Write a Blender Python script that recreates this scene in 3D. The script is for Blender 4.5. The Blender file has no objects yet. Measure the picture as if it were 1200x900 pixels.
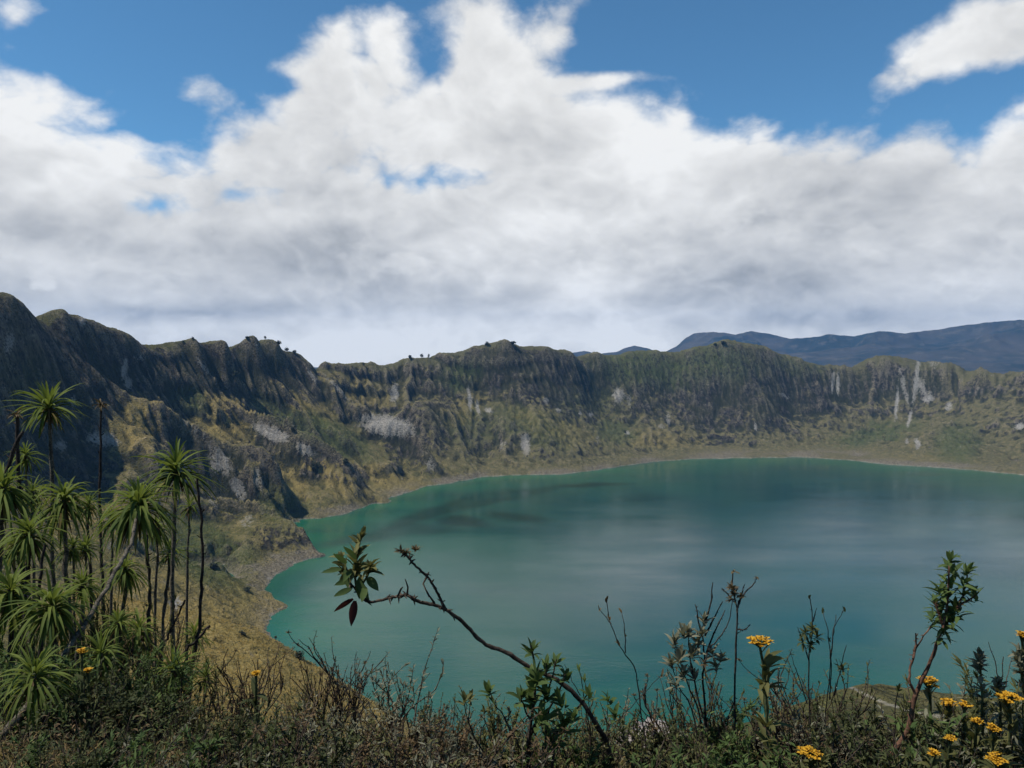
import bpy, bmesh, math, random
import numpy as np
from mathutils import Vector, Matrix

R = math.radians
scene = bpy.context.scene
COL = scene.collection
rng = np.random.default_rng(7)
random.seed(7)

# ------------------------------------------------------------------ camera model
W, H, F = 1200.0, 900.0, 890.0
PITCH = math.atan2(30.0, F)            # looking slightly down
CAMZ = 1.65
LAKE = -398.0
CP, SP = math.cos(PITCH), math.sin(PITCH)


def ray(px, py):
    a = (px - W / 2) / F
    b = -(py - H / 2) / F
    # camera forward (0,CP,-SP), up (0,SP,CP)
    return np.array([a, CP + b * SP, -SP + b * CP])


def P(px, py, D):
    d = ray(px, py)
    k = D / d[1]
    return np.array([d[0] * k, D, CAMZ + d[2] * k])


def proj(x, y, z):
    dz = z - CAMZ
    fw = y * CP - dz * SP
    up = y * SP + dz * CP
    fw = np.where(fw > 0.05, fw, 0.05)
    return W / 2 + F * x / fw, H / 2 - F * up / fw


# ------------------------------------------------------------------ noise in numpy
def _hash(ix, iy, seed):
    h = (ix.astype(np.int64) * 374761393 + iy.astype(np.int64) * 668265263 + seed * 974711) & 0xFFFFFFFF
    h = ((h ^ (h >> 13)) * 1274126177) & 0xFFFFFFFF
    return (h ^ (h >> 16)) & 0xFFFFFFFF


def perlin(x, y, seed=0):
    ix, iy = np.floor(x), np.floor(y)
    fx, fy = x - ix, y - iy
    u = fx * fx * fx * (fx * (fx * 6 - 15) + 10)
    v = fy * fy * fy * (fy * (fy * 6 - 15) + 10)

    def g(ax, ay, dx, dy):
        a = _hash(ax, ay, seed).astype(np.float64) * (2 * math.pi / 4294967296.0)
        return np.cos(a) * dx + np.sin(a) * dy
    n00 = g(ix, iy, fx, fy)
    n10 = g(ix + 1, iy, fx - 1, fy)
    n01 = g(ix, iy + 1, fx, fy - 1)
    n11 = g(ix + 1, iy + 1, fx - 1, fy - 1)
    return 1.5 * ((n00 * (1 - u) + n10 * u) * (1 - v) + (n01 * (1 - u) + n11 * u) * v)


def fbm(x, y, o=4, seed=0, gain=0.5):
    s, a, t = 0.0, 1.0, 0.0
    for i in range(o):
        s = s + a * perlin(x, y, seed + i * 17)
        t += a
        a *= gain
        x, y = x * 2.03 + 11.3, y * 2.03 - 7.1
    return s / t


def ridged(x, y, o=4, seed=0, gain=0.5):
    s, a, t, w = 0.0, 1.0, 0.0, 1.0
    for i in range(o):
        n = 1 - np.abs(perlin(x, y, seed + i * 23))
        n = n * n * w
        w = np.clip(n * 1.6, 0, 1)
        s = s + a * n
        t += a
        a *= gain
        x, y = x * 2.07 + 5.2, y * 2.07 + 3.7
    return s / t


def sstep(a, b, x):
    t = np.clip((x - a) / (b - a), 0, 1)
    return t * t * (3 - 2 * t)


# ------------------------------------------------------------------ terrain control points (pixel of the landform, distance)
RIM = [(-700, 330, 500), (-420, 320, 800), (-150, 332, 1180), (-60, 345, 1380), (0, 352, 1500), (12, 348, 1530), (30, 360, 1600),
       (60, 373, 1700), (80, 367, 1750), (100, 377, 1810), (125, 385, 1880), (150, 391, 1960), (185, 408, 2080),
       (205, 405, 2130), (230, 398, 2180), (265, 396, 2260), (300, 396, 2400), (325, 402, 2500), (350, 416, 2620), (378, 429, 2780),
       (410, 428, 2880), (440, 427, 2950), (480, 420, 3030), (525, 416, 3090), (560, 406, 3130), (595, 401, 3160), (640, 408, 3220),
       (670, 412, 3260), (700, 413, 3310), (740, 414, 3360), (770, 413, 3400), (810, 411, 3420), (850, 401, 3420), (880, 405, 3440), (905, 411, 3460),
       (940, 422, 3470), (985, 430, 3470), (1010, 425, 3500), (1032, 418, 3450), (1060, 421, 3420), (1100, 427, 3350), (1150, 433, 3240),
       (1200, 436, 3120), (1350, 436, 2800), (1600, 430, 2300), (2000, 420, 1600), (2600, 400, 1000)]
SHORE_PX = [(2200, 800), (1600, 640), (1350, 577), (1200, 557), (1150, 552), (1100, 548), (1045, 545), (1000, 540), (950, 536.5), (880, 537), (820, 538), (770, 541),
            (740, 545), (700, 551), (660, 556), (600, 557), (560, 560), (530, 566), (500, 570), (470, 580), (440, 590), (400, 603),
            (352, 612), (350, 620), (366, 638), (381, 652), (360, 656), (345, 661), (322, 675), (311, 690), (322, 702), (338, 711), (318, 722), (312, 738), (345, 775),
            (400, 850), (480, 893), (600, 905), (800, 905), (1000, 902), (1200, 900), (1700, 900)]


WALL = {
    -150: [(450, 1050), (560, 880), (640, 640)],
    -60: [(430, 1260), (500, 1120), (600, 960), (670, 720)],
    0: [(385, 1450), (430, 1400), (480, 1330), (520, 1290), (560, 1230), (620, 1060), (685, 850)],
    30: [(400, 1560), (470, 1470)], 50: [(590, 1200)], 60: [(640, 1060), (692, 900)], 110: [(702, 960)],
    500: [(440, 2990), (465, 2920)],
    560: [(440, 3060), (455, 3030), (475, 2920), (505, 2820), (530, 2760), (548, 2650)],
    600: [(440, 3090), (465, 3010), (500, 2850), (525, 2780), (545, 2660)],
    650: [(445, 3140), (475, 3060), (505, 2880), (525, 2800), (545, 2690)],
    700: [(455, 3240), (480, 3150), (510, 2970), (535, 2810)],
    780: [(450, 3350), (478, 3300), (500, 3230), (522, 3100)],
    850: [(430, 3390), (470, 3340), (500, 3280), (522, 3200)],
    930: [(455, 3420), (490, 3350), (515, 3270), (526, 3190)],
    960: [(532, 3110)], 1010: [(536, 3040)],
    985: [(465, 3420), (495, 3340), (520, 3210), (533, 3085)],
    1030: [(460, 3390), (495, 3320), (515, 3180), (532, 3060)],
    1070: [(455, 3380), (490, 3290), (520, 3060), (534, 2960)],
    1100: [(455, 3310), (490, 3210), (520, 3010), (536, 2930)],
    1150: [(465, 3180), (500, 3060), (530, 2860)],
    1200: [(470, 3060), (505, 2930), (535, 2770)],
    1350: [(470, 2740), (520, 2540), (550, 2420)],
    1600: [(480, 2240), (560, 1990)],
}
# spurs that run down from the rim to the lake: crest, then the foot of the cliff on the near side, then the talus below
SPURS = [
    [(322, 400, 2520), (345, 418, 2600), (367, 436, 2620), (385, 449, 2610), (400, 460, 2600), (420, 473, 2585), (440, 486, 2570), (460, 494, 2565), (477, 503, 2560), (489, 518, 2530), (500, 533, 2500), (513, 549, 2480), (525, 561, 2465)],
    [(210, 404, 2140), (222, 418, 2160), (235, 434, 2175), (262, 463, 2180), (287, 491, 2165), (303, 495, 2160), (320, 500, 2155), (343, 508, 2145), (367, 518, 2135), (385, 527, 2125), (400, 536, 2120), (413, 548, 2115), (425, 560, 2110), (445, 584, 2090)],
    [(62, 374, 1700), (95, 411, 1730), (127, 446, 1760), (160, 469, 1790), (190, 487, 1820), (215, 502, 1840), (240, 512, 1860), (265, 516, 1880), (290, 525, 1890), (305, 534, 1890), (320, 547, 1890), (333, 575, 1880), (345, 605, 1870)],
    [(150, 548, 1560), (180, 560, 1590), (220, 574, 1620), (260, 589, 1640), (300, 602, 1640), (322, 610, 1620), (342, 621, 1600), (365, 640, 1565), (380, 651, 1538)],
    [(80, 596, 1200), (120, 612, 1230), (160, 634, 1270), (200, 652, 1290), (240, 663, 1300), (290, 674, 1320)],
]
FEET = [(355, 452, 2540), (378, 472, 2530), (405, 495, 2525), (430, 512, 2500), (455, 523, 2495), (472, 532, 2490), (488, 552, 2430),
        (330, 455, 2420), (350, 470, 2410), (370, 487, 2395), (400, 511, 2370), (430, 540, 2330), (455, 565, 2290), (500, 480, 2760), (475, 470, 2840), (500, 510, 2640), (540, 545, 2520), (475, 445, 2960),
        (300, 519, 2105), (330, 531, 2090), (350, 539, 2085), (367, 547, 2080), (400, 562, 2055), (330, 560, 2015), (350, 588, 1960), (390, 584, 1995), (370, 570, 2030),
        (245, 472, 2085), (258, 488, 2050), (270, 502, 2020), (282, 518, 1985), (235, 500, 1990), (250, 430, 2215), (280, 435, 2300), (300, 430, 2360), (320, 440, 2440), (290, 455, 2260),
        (240, 558, 1795), (255, 575, 1785), (270, 589, 1775), (300, 600, 1775), (318, 600, 1800), (250, 585, 1720),
        (110, 420, 1790), (140, 440, 1850), (170, 450, 1920), (195, 445, 1990), (160, 420, 1945), (210, 480, 1900),
        (150, 490, 1715), (172, 513, 1680), (130, 500, 1640), (100, 500, 1590), (70, 500, 1530), (200, 525, 1760),
        (60, 552, 1450), (85, 560, 1490), (110, 562, 1540), (135, 560, 1570), (60, 572, 1360), (100, 575, 1400),
        (230, 608, 1540), (260, 622, 1530), (290, 636, 1510), (320, 648, 1490), (190, 600, 1500), (220, 640, 1420), (260, 655, 1400),
        (110, 640, 1090), (150, 668, 1040), (200, 690, 1090), (240, 704, 1120), (290, 712, 1160), (260, 690, 1200), (150, 702, 960)]
CREST = [(-300, 560, 480), (-100, 640, 500), (0, 682, 500), (100, 700, 490), (160, 706, 470), (200, 713, 460), (240, 722, 445), (280, 732, 430), (312, 744, 415), (335, 757, 402),
         (358, 775, 388), (380, 797, 372), (402, 822, 355), (420, 850, 335), (440, 885, 310)]
FRONT = [(-100, 700, 300), (0, 725, 320), (100, 745, 315), (160, 765, 305), (240, 795, 290), (300, 825, 280), (350, 855, 270), (400, 893, 255)]
SPUR = [(930, 838, 130), (960, 815, 136), (985, 802, 140), (1010, 811, 136), (1035, 822, 131), (1060, 831, 126), (1120, 838, 122), (1200, 842, 120), (1350, 830, 125)]

def shore_pt(px, py):
    d = ray(px, py)
    k = (LAKE - CAMZ) / d[2]
    return np.array([d[0] * k, d[1] * k, LAKE])


def deepen(px, py, D):
    """the far wall leans back at about forty degrees"""
    if not 600 < px < 1300: return D
    sp = sorted(SHORE_PX[:18])
    ys = np.interp(px, [a for a, b in sp], [b for a, b in sp])
    Ds = shore_pt(px, ys)[1]
    k = 1 + 0.34 * float(sstep(600, 760, px) * (1 - sstep(1180, 1300, px)))
    d = ray(px, py)
    lim = (LAKE + 10 + 0.05 * (D - Ds) - CAMZ) / (d[2] / d[1]) if d[2] < 0 else 1e9
    return max(D, min(Ds + (D - Ds) * k, lim))


pts = []
behind = []
for (px, py, D) in RIM:
    p = P(px, py, deepen(px, py, D))
    pts.append(p)
    for dd, dz in ((180, -50), (700, -150), (1800, -230), (3600, -260)):
        L = math.hypot(p[0], p[1])
        q = p.copy()
        q[0] *= (L + dd) / L
        q[1] *= (L + dd) / L
        q[2] = p[2] * (0.2 if dd > 200 else 1) + dz
        pts.append(q)
SHP = []
for (a, b) in zip(SHORE_PX[:-1], SHORE_PX[1:]):
    SHP += [shore_pt(*a), shore_pt((a[0] + b[0]) / 2, (a[1] + b[1]) / 2)]
SHP.append(shore_pt(*SHORE_PX[-1]))
pts += SHP
SHP = np.array(SHP)
LC = np.array([250.0, 1950.0])
for p in SHP[6:-12]:
    q = p.copy()
    v = LC - p[:2]
    q[:2] += v / np.linalg.norm(v) * 60
    q[2] = LAKE - 26
    pts.append(q)
for (x, y) in ((250, 1950), (-50, 1600), (600, 1600), (600, 2400), (0, 2200), (250, 1300), (900, 1900), (0, 1150), (600, 1100)):
    pts.append(np.array([x, y, LAKE - 70.0]))
for L in SPURS:
    for k_, (px, py, D) in enumerate(L):
        pts.append(P(px, py, D))
        if 2 < k_ < len(L) - 1:
            behind.append(P(px + 4, py + 11, D + 85))
for (px, py, D) in FEET:
    pts.append(P(px, py, D))
for px, L in WALL.items():
    for (py, D) in L:
        pts.append(P(px, py, deepen(px, py, D)))
for (px, py, D) in CREST:
    pts.append(P(px, py, D))
    behind.append(P(px, py + 22, D + 95))
for (px, py, D) in FRONT:
    pts.append(P(px, py, D))
for (px, py, D) in SPUR:
    pts.append(P(px, py, D))
    pts.append(P(px, py + 32, D + 75))
    pts.append(P(px, py + 26, D - 48))
for px in (-300, -100, 50, 200, 320):
    pts.append(P(px, 838 + px * 0.15, 90))
for px in (480, 600, 720, 850):
    for D in (70, 140, 300, 520):
        pts.append(P(px, 900 - max(0, px - 720) * 0.15, D))
for px in (960, 1100, 1250, 1500):
    for D in (320, 560):
        pts.append(P(px, 905, D))
pts += [np.array([-900., -300., 120.]), np.array([0., -300., 40.]), np.array([900., -300., 30.]), np.array([1500., 300., 40.])]
pts = np.array(pts)
behind = np.array(behind)
_ok = []
for q in behind:
    dd = np.hypot(pts[:, 0] - q[0], pts[:, 1] - q[1])
    if not ((dd < 110) & (np.abs(pts[:, 2] - q[2]) > 1.1 * dd + 10)).any() and dd.min() > 30:
        _ok.append(q)
pts = np.concatenate([pts, np.array(_ok)])
_keep = np.ones(len(pts), bool)
for i_ in range(len(pts)):
    dd = np.hypot(pts[:i_, 0] - pts[i_, 0], pts[:i_, 1] - pts[i_, 1])
    dz_ = np.abs(pts[:i_, 2] - pts[i_, 2])
    if (_keep[:i_] & ((dd < 12) | ((dd < 90) & (dz_ > 2.6 * dd)))).any():
        _keep[i_] = False
pts = pts[_keep]
# linear radial-basis surface through all control points
_n = len(pts)
_d = np.sqrt(((pts[:, None, :2] - pts[None, :, :2]) ** 2).sum(-1))
_A = np.zeros((_n + 3, _n + 3))
_A[:_n, :_n] = np.sqrt(_d * _d + 15.0 ** 2) - np.eye(_n) * 0.5
_A[:_n, _n] = 1
_A[:_n, _n + 1:] = pts[:, :2] / 1000
_A[_n:, :_n] = _A[:_n, _n:].T
_w = np.linalg.lstsq(_A, np.concatenate([pts[:, 2], np.zeros(3)]), rcond=None)[0]


def macro_direct(x, y):
    sh = np.shape(x)
    x, y = np.ravel(x), np.ravel(y)
    out = np.empty_like(x)
    for i in range(0, len(x), 40000):
        a, b = x[i:i + 40000, None], y[i:i + 40000, None]
        d = np.sqrt((a - pts[None, :, 0]) ** 2 + (b - pts[None, :, 1]) ** 2 + 225.0)
        out[i:i + 40000] = d @ _w[:_n] + _w[_n] + (a[:, 0] * _w[_n + 1] + b[:, 0] * _w[_n + 2]) / 1000
    return out.reshape(sh)


_G0, _GD = (-2700.0, 0.0), 10.0
_ggx, _ggy = np.meshgrid(np.arange(570) * _GD + _G0[0], np.arange(402) * _GD + _G0[1], indexing='ij')
_GZ = macro_direct(_ggx, _ggy)


def macro(x, y):
    sh = np.shape(x)
    x, y = np.ravel(x), np.ravel(y)
    fx, fy = (x - _G0[0]) / _GD, (y - _G0[1]) / _GD
    ins = (fx > 2) & (fx < 567) & (fy > 2) & (fy < 399)
    out = np.empty_like(x)
    if (~ins).any():
        out[~ins] = macro_direct(x[~ins], y[~ins])
    a, b = fx[ins], fy[ins]
    ia, ib = np.floor(a).astype(int), np.floor(b).astype(int)
    ta, tb = a - ia, b - ib

    def cw(t):
        return (-0.5 * t + t * t - 0.5 * t ** 3, 1 - 2.5 * t * t + 1.5 * t ** 3, 0.5 * t + 2 * t * t - 1.5 * t ** 3, -0.5 * t * t + 0.5 * t ** 3)
    wa, wb = cw(ta), cw(tb)
    z = 0
    for i in range(4):
        for j in range(4):
            z = z + wa[i] * wb[j] * _GZ[ia + i - 1, ib + j - 1]
    out[ins] = z
    return out.reshape(sh)


GX = np.array([-3000, -900, -300, 0, 100, 200, 300, 400, 500, 700, 800, 900, 1000, 1200, 1500, 3000])
GY = np.array([620, 730, 790, 815, 835, 858, 880, 890, 896, 896, 880, 870, 864, 872, 866, 800])


def near_ground(x, y):
    r = np.hypot(x, y)
    px = np.where(y > 0.15 * r, W / 2 + F * x / np.maximum(y, 0.15 * r), np.where(x > 0, 3000, -3000))
    tg = (np.interp(px, GX, GY) - 420) / F
    fwd = np.clip(y / np.maximum(r, 1e-6), -0.6, 1)
    tg = np.where(fwd > 0.2, tg, np.clip(tg * (0.2 + fwd) / 0.4, -0.1, tg))
    q = np.clip(1 - r / 4.0, 0, 1)
    z = CAMZ - r * tg - CAMZ * q * q - CAMZ * np.clip(1 - r, 0, 1) * 0
    z = z - 0.10 * np.maximum(r - 4, 0) ** 1.05
    return z + 0.06 * fbm(x * 0.9, y * 0.9, 3, 91) * np.clip(r / 2, 0, 1)


_SPL = [np.array([P(*q) for q in L]) for L in SPURS]


def spur_carve(x, y, z):
    """cut a gully along the far side of every spur so that its crest stands free"""
    for L in _SPL:
        best = np.full(x.shape, 1e9)
        sd = np.zeros(x.shape)
        tt = np.zeros(x.shape)
        n = len(L) - 1
        lo, hi = L[:, :2].min(0) - 200, L[:, :2].max(0) + 200
        m = (x > lo[0]) & (x < hi[0]) & (y > lo[1]) & (y < hi[1])
        if not m.any(): continue
        xm, ym = x[m], y[m]
        bm_, sm, tm = best[m], sd[m], tt[m]
        for i in range(n):
            p, q = L[i, :2], L[i + 1, :2]
            v = q - p
            t = np.clip(((xm - p[0]) * v[0] + (ym - p[1]) * v[1]) / (v @ v), 0, 1)
            dx, dy = xm - p[0] - t * v[0], ym - p[1] - t * v[1]
            d = np.hypot(dx, dy)
            k = d < bm_
            bm_ = np.where(k, d, bm_)
            sm = np.where(k, np.sign(v[0] * dy - v[1] * dx), sm)
            tm = np.where(k, (i + t) / n, tm)
        fade = sstep(0.12, 0.4, tm) * (1 - sstep(0.80, 0.98, tm))
        far_side = np.where(sm > 0, 1.0, 0.0)
        w_ = 52.0
        cut = 52 * (bm_ / w_) * np.exp(1 - bm_ / w_) * fade * far_side
        crest = 15 * np.exp(-(bm_ / 14) ** 2) * fade
        z[m] = z[m] - cut + crest
    return z


def shape0(x, y):
    """landform with its ribs and benches, before rain has worked on it"""
    r = np.hypot(x, y)
    m = macro(x, y)
    s = m - LAKE
    ph = np.arctan2(y - LC[1], x - LC[0])
    ro = np.hypot(x - LC[0], y - LC[1])
    wx = fbm(x / 260, y / 260, 3, 3)
    wy = fbm(x / 260 + 40, y / 260, 3, 5)
    u = ph * 1150 + wx * 170
    v = ro + wy * 120
    far = sstep(450, 1500, r)
    inner = sstep(3, 50, s)
    top = 1 - 0.84 * sstep(320, 410, s)
    a1 = 30 * inner * far * np.where(x < -150, 0.85, 1.0)
    g1 = ridged(u / 300 + 0.35 * wy, v / 800, 3, 31) - 0.52
    g2 = ridged(u / 95, v / 420, 4, 37) - 0.5
    h = m + a1 * top * (1.75 * g1 + 0.35 * g2) + far * inner * (13 * fbm(x / 85, y / 85, 4, 53) + top * 30 * fbm(x / 210 + 7, y / 210, 3, 55) + np.where(x < -150, 6, 11) * (ridged(x / 42 + wx, y / 42 + wy, 3, 57) - 0.5) * top)
    h = h + far * inner * sstep(-350, -700, x) * 6 * (ridged(x / 120 + 0.4 * wy, y / 120, 4, 65) - 0.5) * (0.4 + 0.6 * top)
    h = spur_carve(x, y, h)
    st = 74.0
    t = (h - LAKE + 60 * wx + 0.05 * x + 0.03 * y) / st
    f = t - np.floor(t)
    tf = np.floor(t) + sstep(0.36, 0.64, f)
    k = far * inner * np.clip(0.25 + 1.0 * fbm(x / 330, y / 330, 2, 77), 0.0, 0.75) * (1 - sstep(370, 450, s)) * (1 - 0.75 * sstep(-250, 150, x))
    h = h + k * (tf - t) * st * 0.85
    nr = (1 - far) * sstep(60, 200, r)
    return h + nr * (3.0 * fbm(x / 55, y / 55, 4, 83))


_E0, _ED = (-1560.0, 160.0), 7.5
_ENX, _ENY = 520, 500
_ex, _ey = np.meshgrid(np.arange(_ENX) * _ED + _E0[0], np.arange(_ENY) * _ED + _E0[1], indexing='ij')
_EZ = shape0(_ex, _ey)
_EZ0 = _EZ.copy()


def rain(Z, batches=11, N=16000, steps=64):
    """droplets that run downhill, cut gullies and drop fans"""
    g = np.random.default_rng(5)
    nx, ny = Z.shape
    C = _ED
    z = Z.ravel()
    for b in range(batches):
        px, py = g.uniform(1, nx - 3, N), g.uniform(1, ny - 3, N)
        dx, dy = np.zeros(N), np.zeros(N)
        sed, vel, wat = np.zeros(N), np.ones(N), np.ones(N)
        for s_ in range(steps):
            ix, iy = px.astype(int), py.astype(int)
            fx, fy = px - ix, py - iy
            i0 = ix * ny + iy
            a, c, d, e = z[i0], z[i0 + ny], z[i0 + 1], z[i0 + ny + 1]
            gx_ = ((c - a) * (1 - fy) + (e - d) * fy) / C
            gy_ = ((d - a) * (1 - fx) + (e - c) * fx) / C
            h0 = (a * (1 - fx) + c * fx) * (1 - fy) + (d * (1 - fx) + e * fx) * fy
            dx = dx * 0.25 - gx_ * 0.75
            dy = dy * 0.25 - gy_ * 0.75
            L = np.hypot(dx, dy) + 1e-9
            dx, dy = dx / L, dy / L
            qx, qy = np.clip(px + dx, 1, nx - 3), np.clip(py + dy, 1, ny - 3)
            jx, jy = qx.astype(int), qy.astype(int)
            gx2, gy2 = qx - jx, qy - jy
            j0 = jx * ny + jy
            h1 = (z[j0] * (1 - gx2) + z[j0 + ny] * gx2) * (1 - gy2) + (z[j0 + 1] * (1 - gx2) + z[j0 + ny + 1] * gx2) * gy2
            dh = h1 - h0
            cap = np.maximum(-dh, 0.02) * vel * wat * 1.1
            dep = np.where(dh > 0, np.minimum(dh, sed), np.where(sed > cap, (sed - cap) * 0.25, 0))
            ero = np.where((dh <= 0) & (sed <= cap), np.minimum((cap - sed) * 0.16, -dh * 0.6), 0)
            alive = h0 > LAKE + 1
            q = (dep - ero) * alive
            sed = (sed - q) * alive
            for off, wgt in ((0, (1 - fx) * (1 - fy)), (ny, fx * (1 - fy)), (1, (1 - fx) * fy), (ny + 1, fx * fy)):
                z += np.bincount(i0 + off, q * wgt, minlength=z.size)
            vel = np.sqrt(np.maximum(vel * vel - dh * 0.10, 0.05)).clip(0, 3.0)
            wat *= 0.98
            px, py = qx, qy
    return z.reshape(nx, ny)


_EZ = rain(_EZ.copy())
_dl = np.clip(_EZ - _EZ0, -26, 14)
# fade the effect out on the crest line and at the sheet's own border
_ss = macro(_ex, _ey) - LAKE
_bd = np.minimum.reduce([_ex - _ex[0, 0], _ex[-1, 0] - _ex, _ey - _ey[0, 0], _ey[0, -1] - _ey])
_DEL = _dl * (0.6 - 0.32 * sstep(-300, 100, _ex)) * sstep(0, 120, _bd) * (1 - 0.6 * sstep(360, 430, _ss)) * sstep(250, 700, np.hypot(_ex, _ey))


def blur(a, n):
    for _ in range(n):
        a = (np.roll(a, 1, 0) + np.roll(a, -1, 0) + 2 * a) / 4
        a = (np.roll(a, 1, 1) + np.roll(a, -1, 1) + 2 * a) / 4
    return a


_ZE = _EZ0 + _DEL
_CURV = (_ZE - blur(_ZE, 6)) * sstep(0, 120, _bd)          # >0 on ribs, <0 in gullies


def grid_at(G, x, y):
    fx, fy = (x - _E0[0]) / _ED, (y - _E0[1]) / _ED
    ins = (fx > 2) & (fx < _ENX - 4) & (fy > 2) & (fy < _ENY - 4)
    fx, fy = np.where(ins, fx, 2), np.where(ins, fy, 2)
    ia, ib = np.floor(fx).astype(int), np.floor(fy).astype(int)
    ta, tb = fx - ia, fy - ib

    def cw(t):
        return (-0.5 * t + t * t - 0.5 * t ** 3, 1 - 2.5 * t * t + 1.5 * t ** 3, 0.5 * t + 2 * t * t - 1.5 * t ** 3, -0.5 * t * t + 0.5 * t ** 3)
    wa, wb = cw(ta), cw(tb)
    z = 0
    for i in range(4):
        for j in range(4):
            z = z + wa[i] * wb[j] * G[ia + i - 1, ib + j - 1]
    return np.where(ins, z, 0)


def height(x, y):
    x = np.asarray(x, float)
    y = np.asarray(y, float)
    r = np.hypot(x, y)
    h = shape0(x, y) + grid_at(_DEL, x, y)
    s = h - LAKE
    inner = sstep(1, 26, s)
    far = sstep(450, 1500, r)
    # rock broken up small: cracks and blocks
    h = h + far * inner * (np.where(x < -150, 5.5, 8) * (ridged(x / 31, y / 31, 4, 59) - 0.5) + 3.5 * fbm(x / 13, y / 13, 3, 87)) * (1 - 0.5 * sstep(350, 420, s))
    nr = (1 - far) * sstep(60, 200, r)
    h = h + nr * (2.2 * (ridged(x / 28, y / 28, 3, 85) - 0.5) + 0.8 * fbm(x / 7, y / 7, 3, 89))
    h = h + np.where(s > -60, (1 - inner) * (4.0 * fbm(x / 45, y / 45, 4, 61) * far + 2.5 * (ridged(x / 16, y / 16, 2, 63) - 0.4) + (s > 0) * 1.0), 0)
    b = sstep(35, 110, r)
    return near_ground(x, y) * (1 - b) + h * b


def height1(x, y):
    return float(height(np.array([x]), np.array([y]))[0])


# ------------------------------------------------------------------ object helpers
def set_props(o, label=None, cat=None, group=None, kind=None):
    if label: o['label'] = label
    if cat: o['category'] = cat
    if group: o['group'] = group
    if kind: o['kind'] = kind
    return o


def link(name, me, mat=None, parent=None):
    o = bpy.data.objects.new(name, me)
    COL.objects.link(o)
    if mat is not None:
        me.materials.append(mat)
    if parent is not None:
        o.parent = parent
    return o


def mesh_np(name, V, Fq, smooth=True):
    """V (n,3), Fq (m,k) arrays -> mesh"""
    me = bpy.data.meshes.new(name)
    V = np.ascontiguousarray(V, np.float32)
    Fq = np.ascontiguousarray(Fq, np.int32)
    k = Fq.shape[1]
    me.vertices.add(len(V))
    me.vertices.foreach_set('co', V.ravel())
    me.loops.add(Fq.size)
    me.loops.foreach_set('vertex_index', Fq.ravel())
    me.polygons.add(len(Fq))
    me.polygons.foreach_set('loop_start', np.arange(0, Fq.size, k, dtype=np.int32))
    me.polygons.foreach_set('loop_total', np.full(len(Fq), k, np.int32))
    me.polygons.foreach_set('use_smooth', np.full(len(Fq), smooth, bool))
    me.update(calc_edges=True)
    return me


def add_attr(me, name, arr):
    a = me.attributes.new(name, 'FLOAT', 'POINT')
    a.data.foreach_set('value', np.ascontiguousarray(arr, np.float32))


class NT:
    """tiny node-tree helper"""
    def __init__(s, tree):
        s.t = tree
        tree.nodes.clear()

    def n(s, typ, **kw):
        nd = s.t.nodes.new(typ)
        for k, v in kw.items():
            if k.startswith('i_'):
                key = k[2:]
                key = int(key) if key.isdigit() else key.replace('_', ' ')
                s.set(nd.inputs[key], v)
            else:
                setattr(nd, k, v)
        return nd

    def set(s, inp, v):
        if isinstance(v, bpy.types.NodeSocket):
            s.t.links.new(v, inp)
        elif isinstance(v, bpy.types.Node):
            s.t.links.new(v.outputs[0], inp)
        else:
            inp.default_value = v

    def m(s, op, a, b=0.0, c=0.0, clamp=False):
        nd = s.t.nodes.new('ShaderNodeMath')
        nd.operation = op
        nd.use_clamp = clamp
        for i, v in enumerate((a, b, c)):
            s.set(nd.inputs[i], v)
        return nd.outputs[0]

    def vm(s, op, a, b=None, sc=None):
        nd = s.t.nodes.new('ShaderNodeVectorMath')
        nd.operation = op
        s.set(nd.inputs[0], a)
        if b is not None: s.set(nd.inputs[1], b)
        if sc is not None: s.set(nd.inputs['Scale'], sc)
        return nd.outputs[0]

    def mix(s, f, a, b, mode='MIX'):
        nd = s.t.nodes.new('ShaderNodeMix')
        nd.data_type = 'RGBA'
        nd.blend_type = mode
        s.set(nd.inputs[0], f)
        for i, v in ((6, a), (7, b)):
            if isinstance(v, tuple) and len(v) == 3: v = (*v, 1)
            s.set(nd.inputs[i], v)
        return nd.outputs[2]

    def ramp(s, f, a, b, lo=0.0, hi=1.0, smooth=True):
        nd = s.t.nodes.new('ShaderNodeMapRange')
        nd.interpolation_type = 'SMOOTHSTEP' if smooth else 'LINEAR'
        s.set(nd.inputs[0], f)
        for i, v in ((1, a), (2, b), (3, lo), (4, hi)):
            nd.inputs[i].default_value = v
        return nd.outputs[0]

    def noise(s, vec, scale, detail=4, rough=0.5, dist=0.0, out=0, typ='FBM'):
        nd = s.t.nodes.new('ShaderNodeTexNoise')
        nd.noise_type = typ
        if vec is not None: s.set(nd.inputs['Vector'], vec)
        s.set(nd.inputs['Scale'], scale)
        nd.inputs['Detail'].default_value = detail
        nd.inputs['Roughness'].default_value = rough
        s.set(nd.inputs['Distortion'], dist)
        return nd.outputs[out]

    def attr(s, name):
        nd = s.t.nodes.new('ShaderNodeAttribute')
        nd.attribute_name = name
        return nd.outputs['Fac']


def new_mat(name):
    m = bpy.data.materials.new(name)
    m.use_nodes = True
    return m, NT(m.node_tree)
# ------------------------------------------------------------------ sun, sky and clouds
SUN_EL, SUN_AZ = R(60), R(-103)          # azimuth clockwise from +Y: left and a little beyond
sdir = Vector((math.cos(SUN_EL) * math.sin(SUN_AZ), math.cos(SUN_EL) * math.cos(SUN_AZ), math.sin(SUN_EL)))
sl = bpy.data.lights.new('sun', 'SUN')
sl.energy = 5.0
sl.angle = R(0.5)
sl.color = (1.0, 0.955, 0.88)
so = bpy.data.objects.new('sun', sl)
COL.objects.link(so)
so.rotation_euler = sdir.to_track_quat('Z', 'Y').to_euler()

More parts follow.
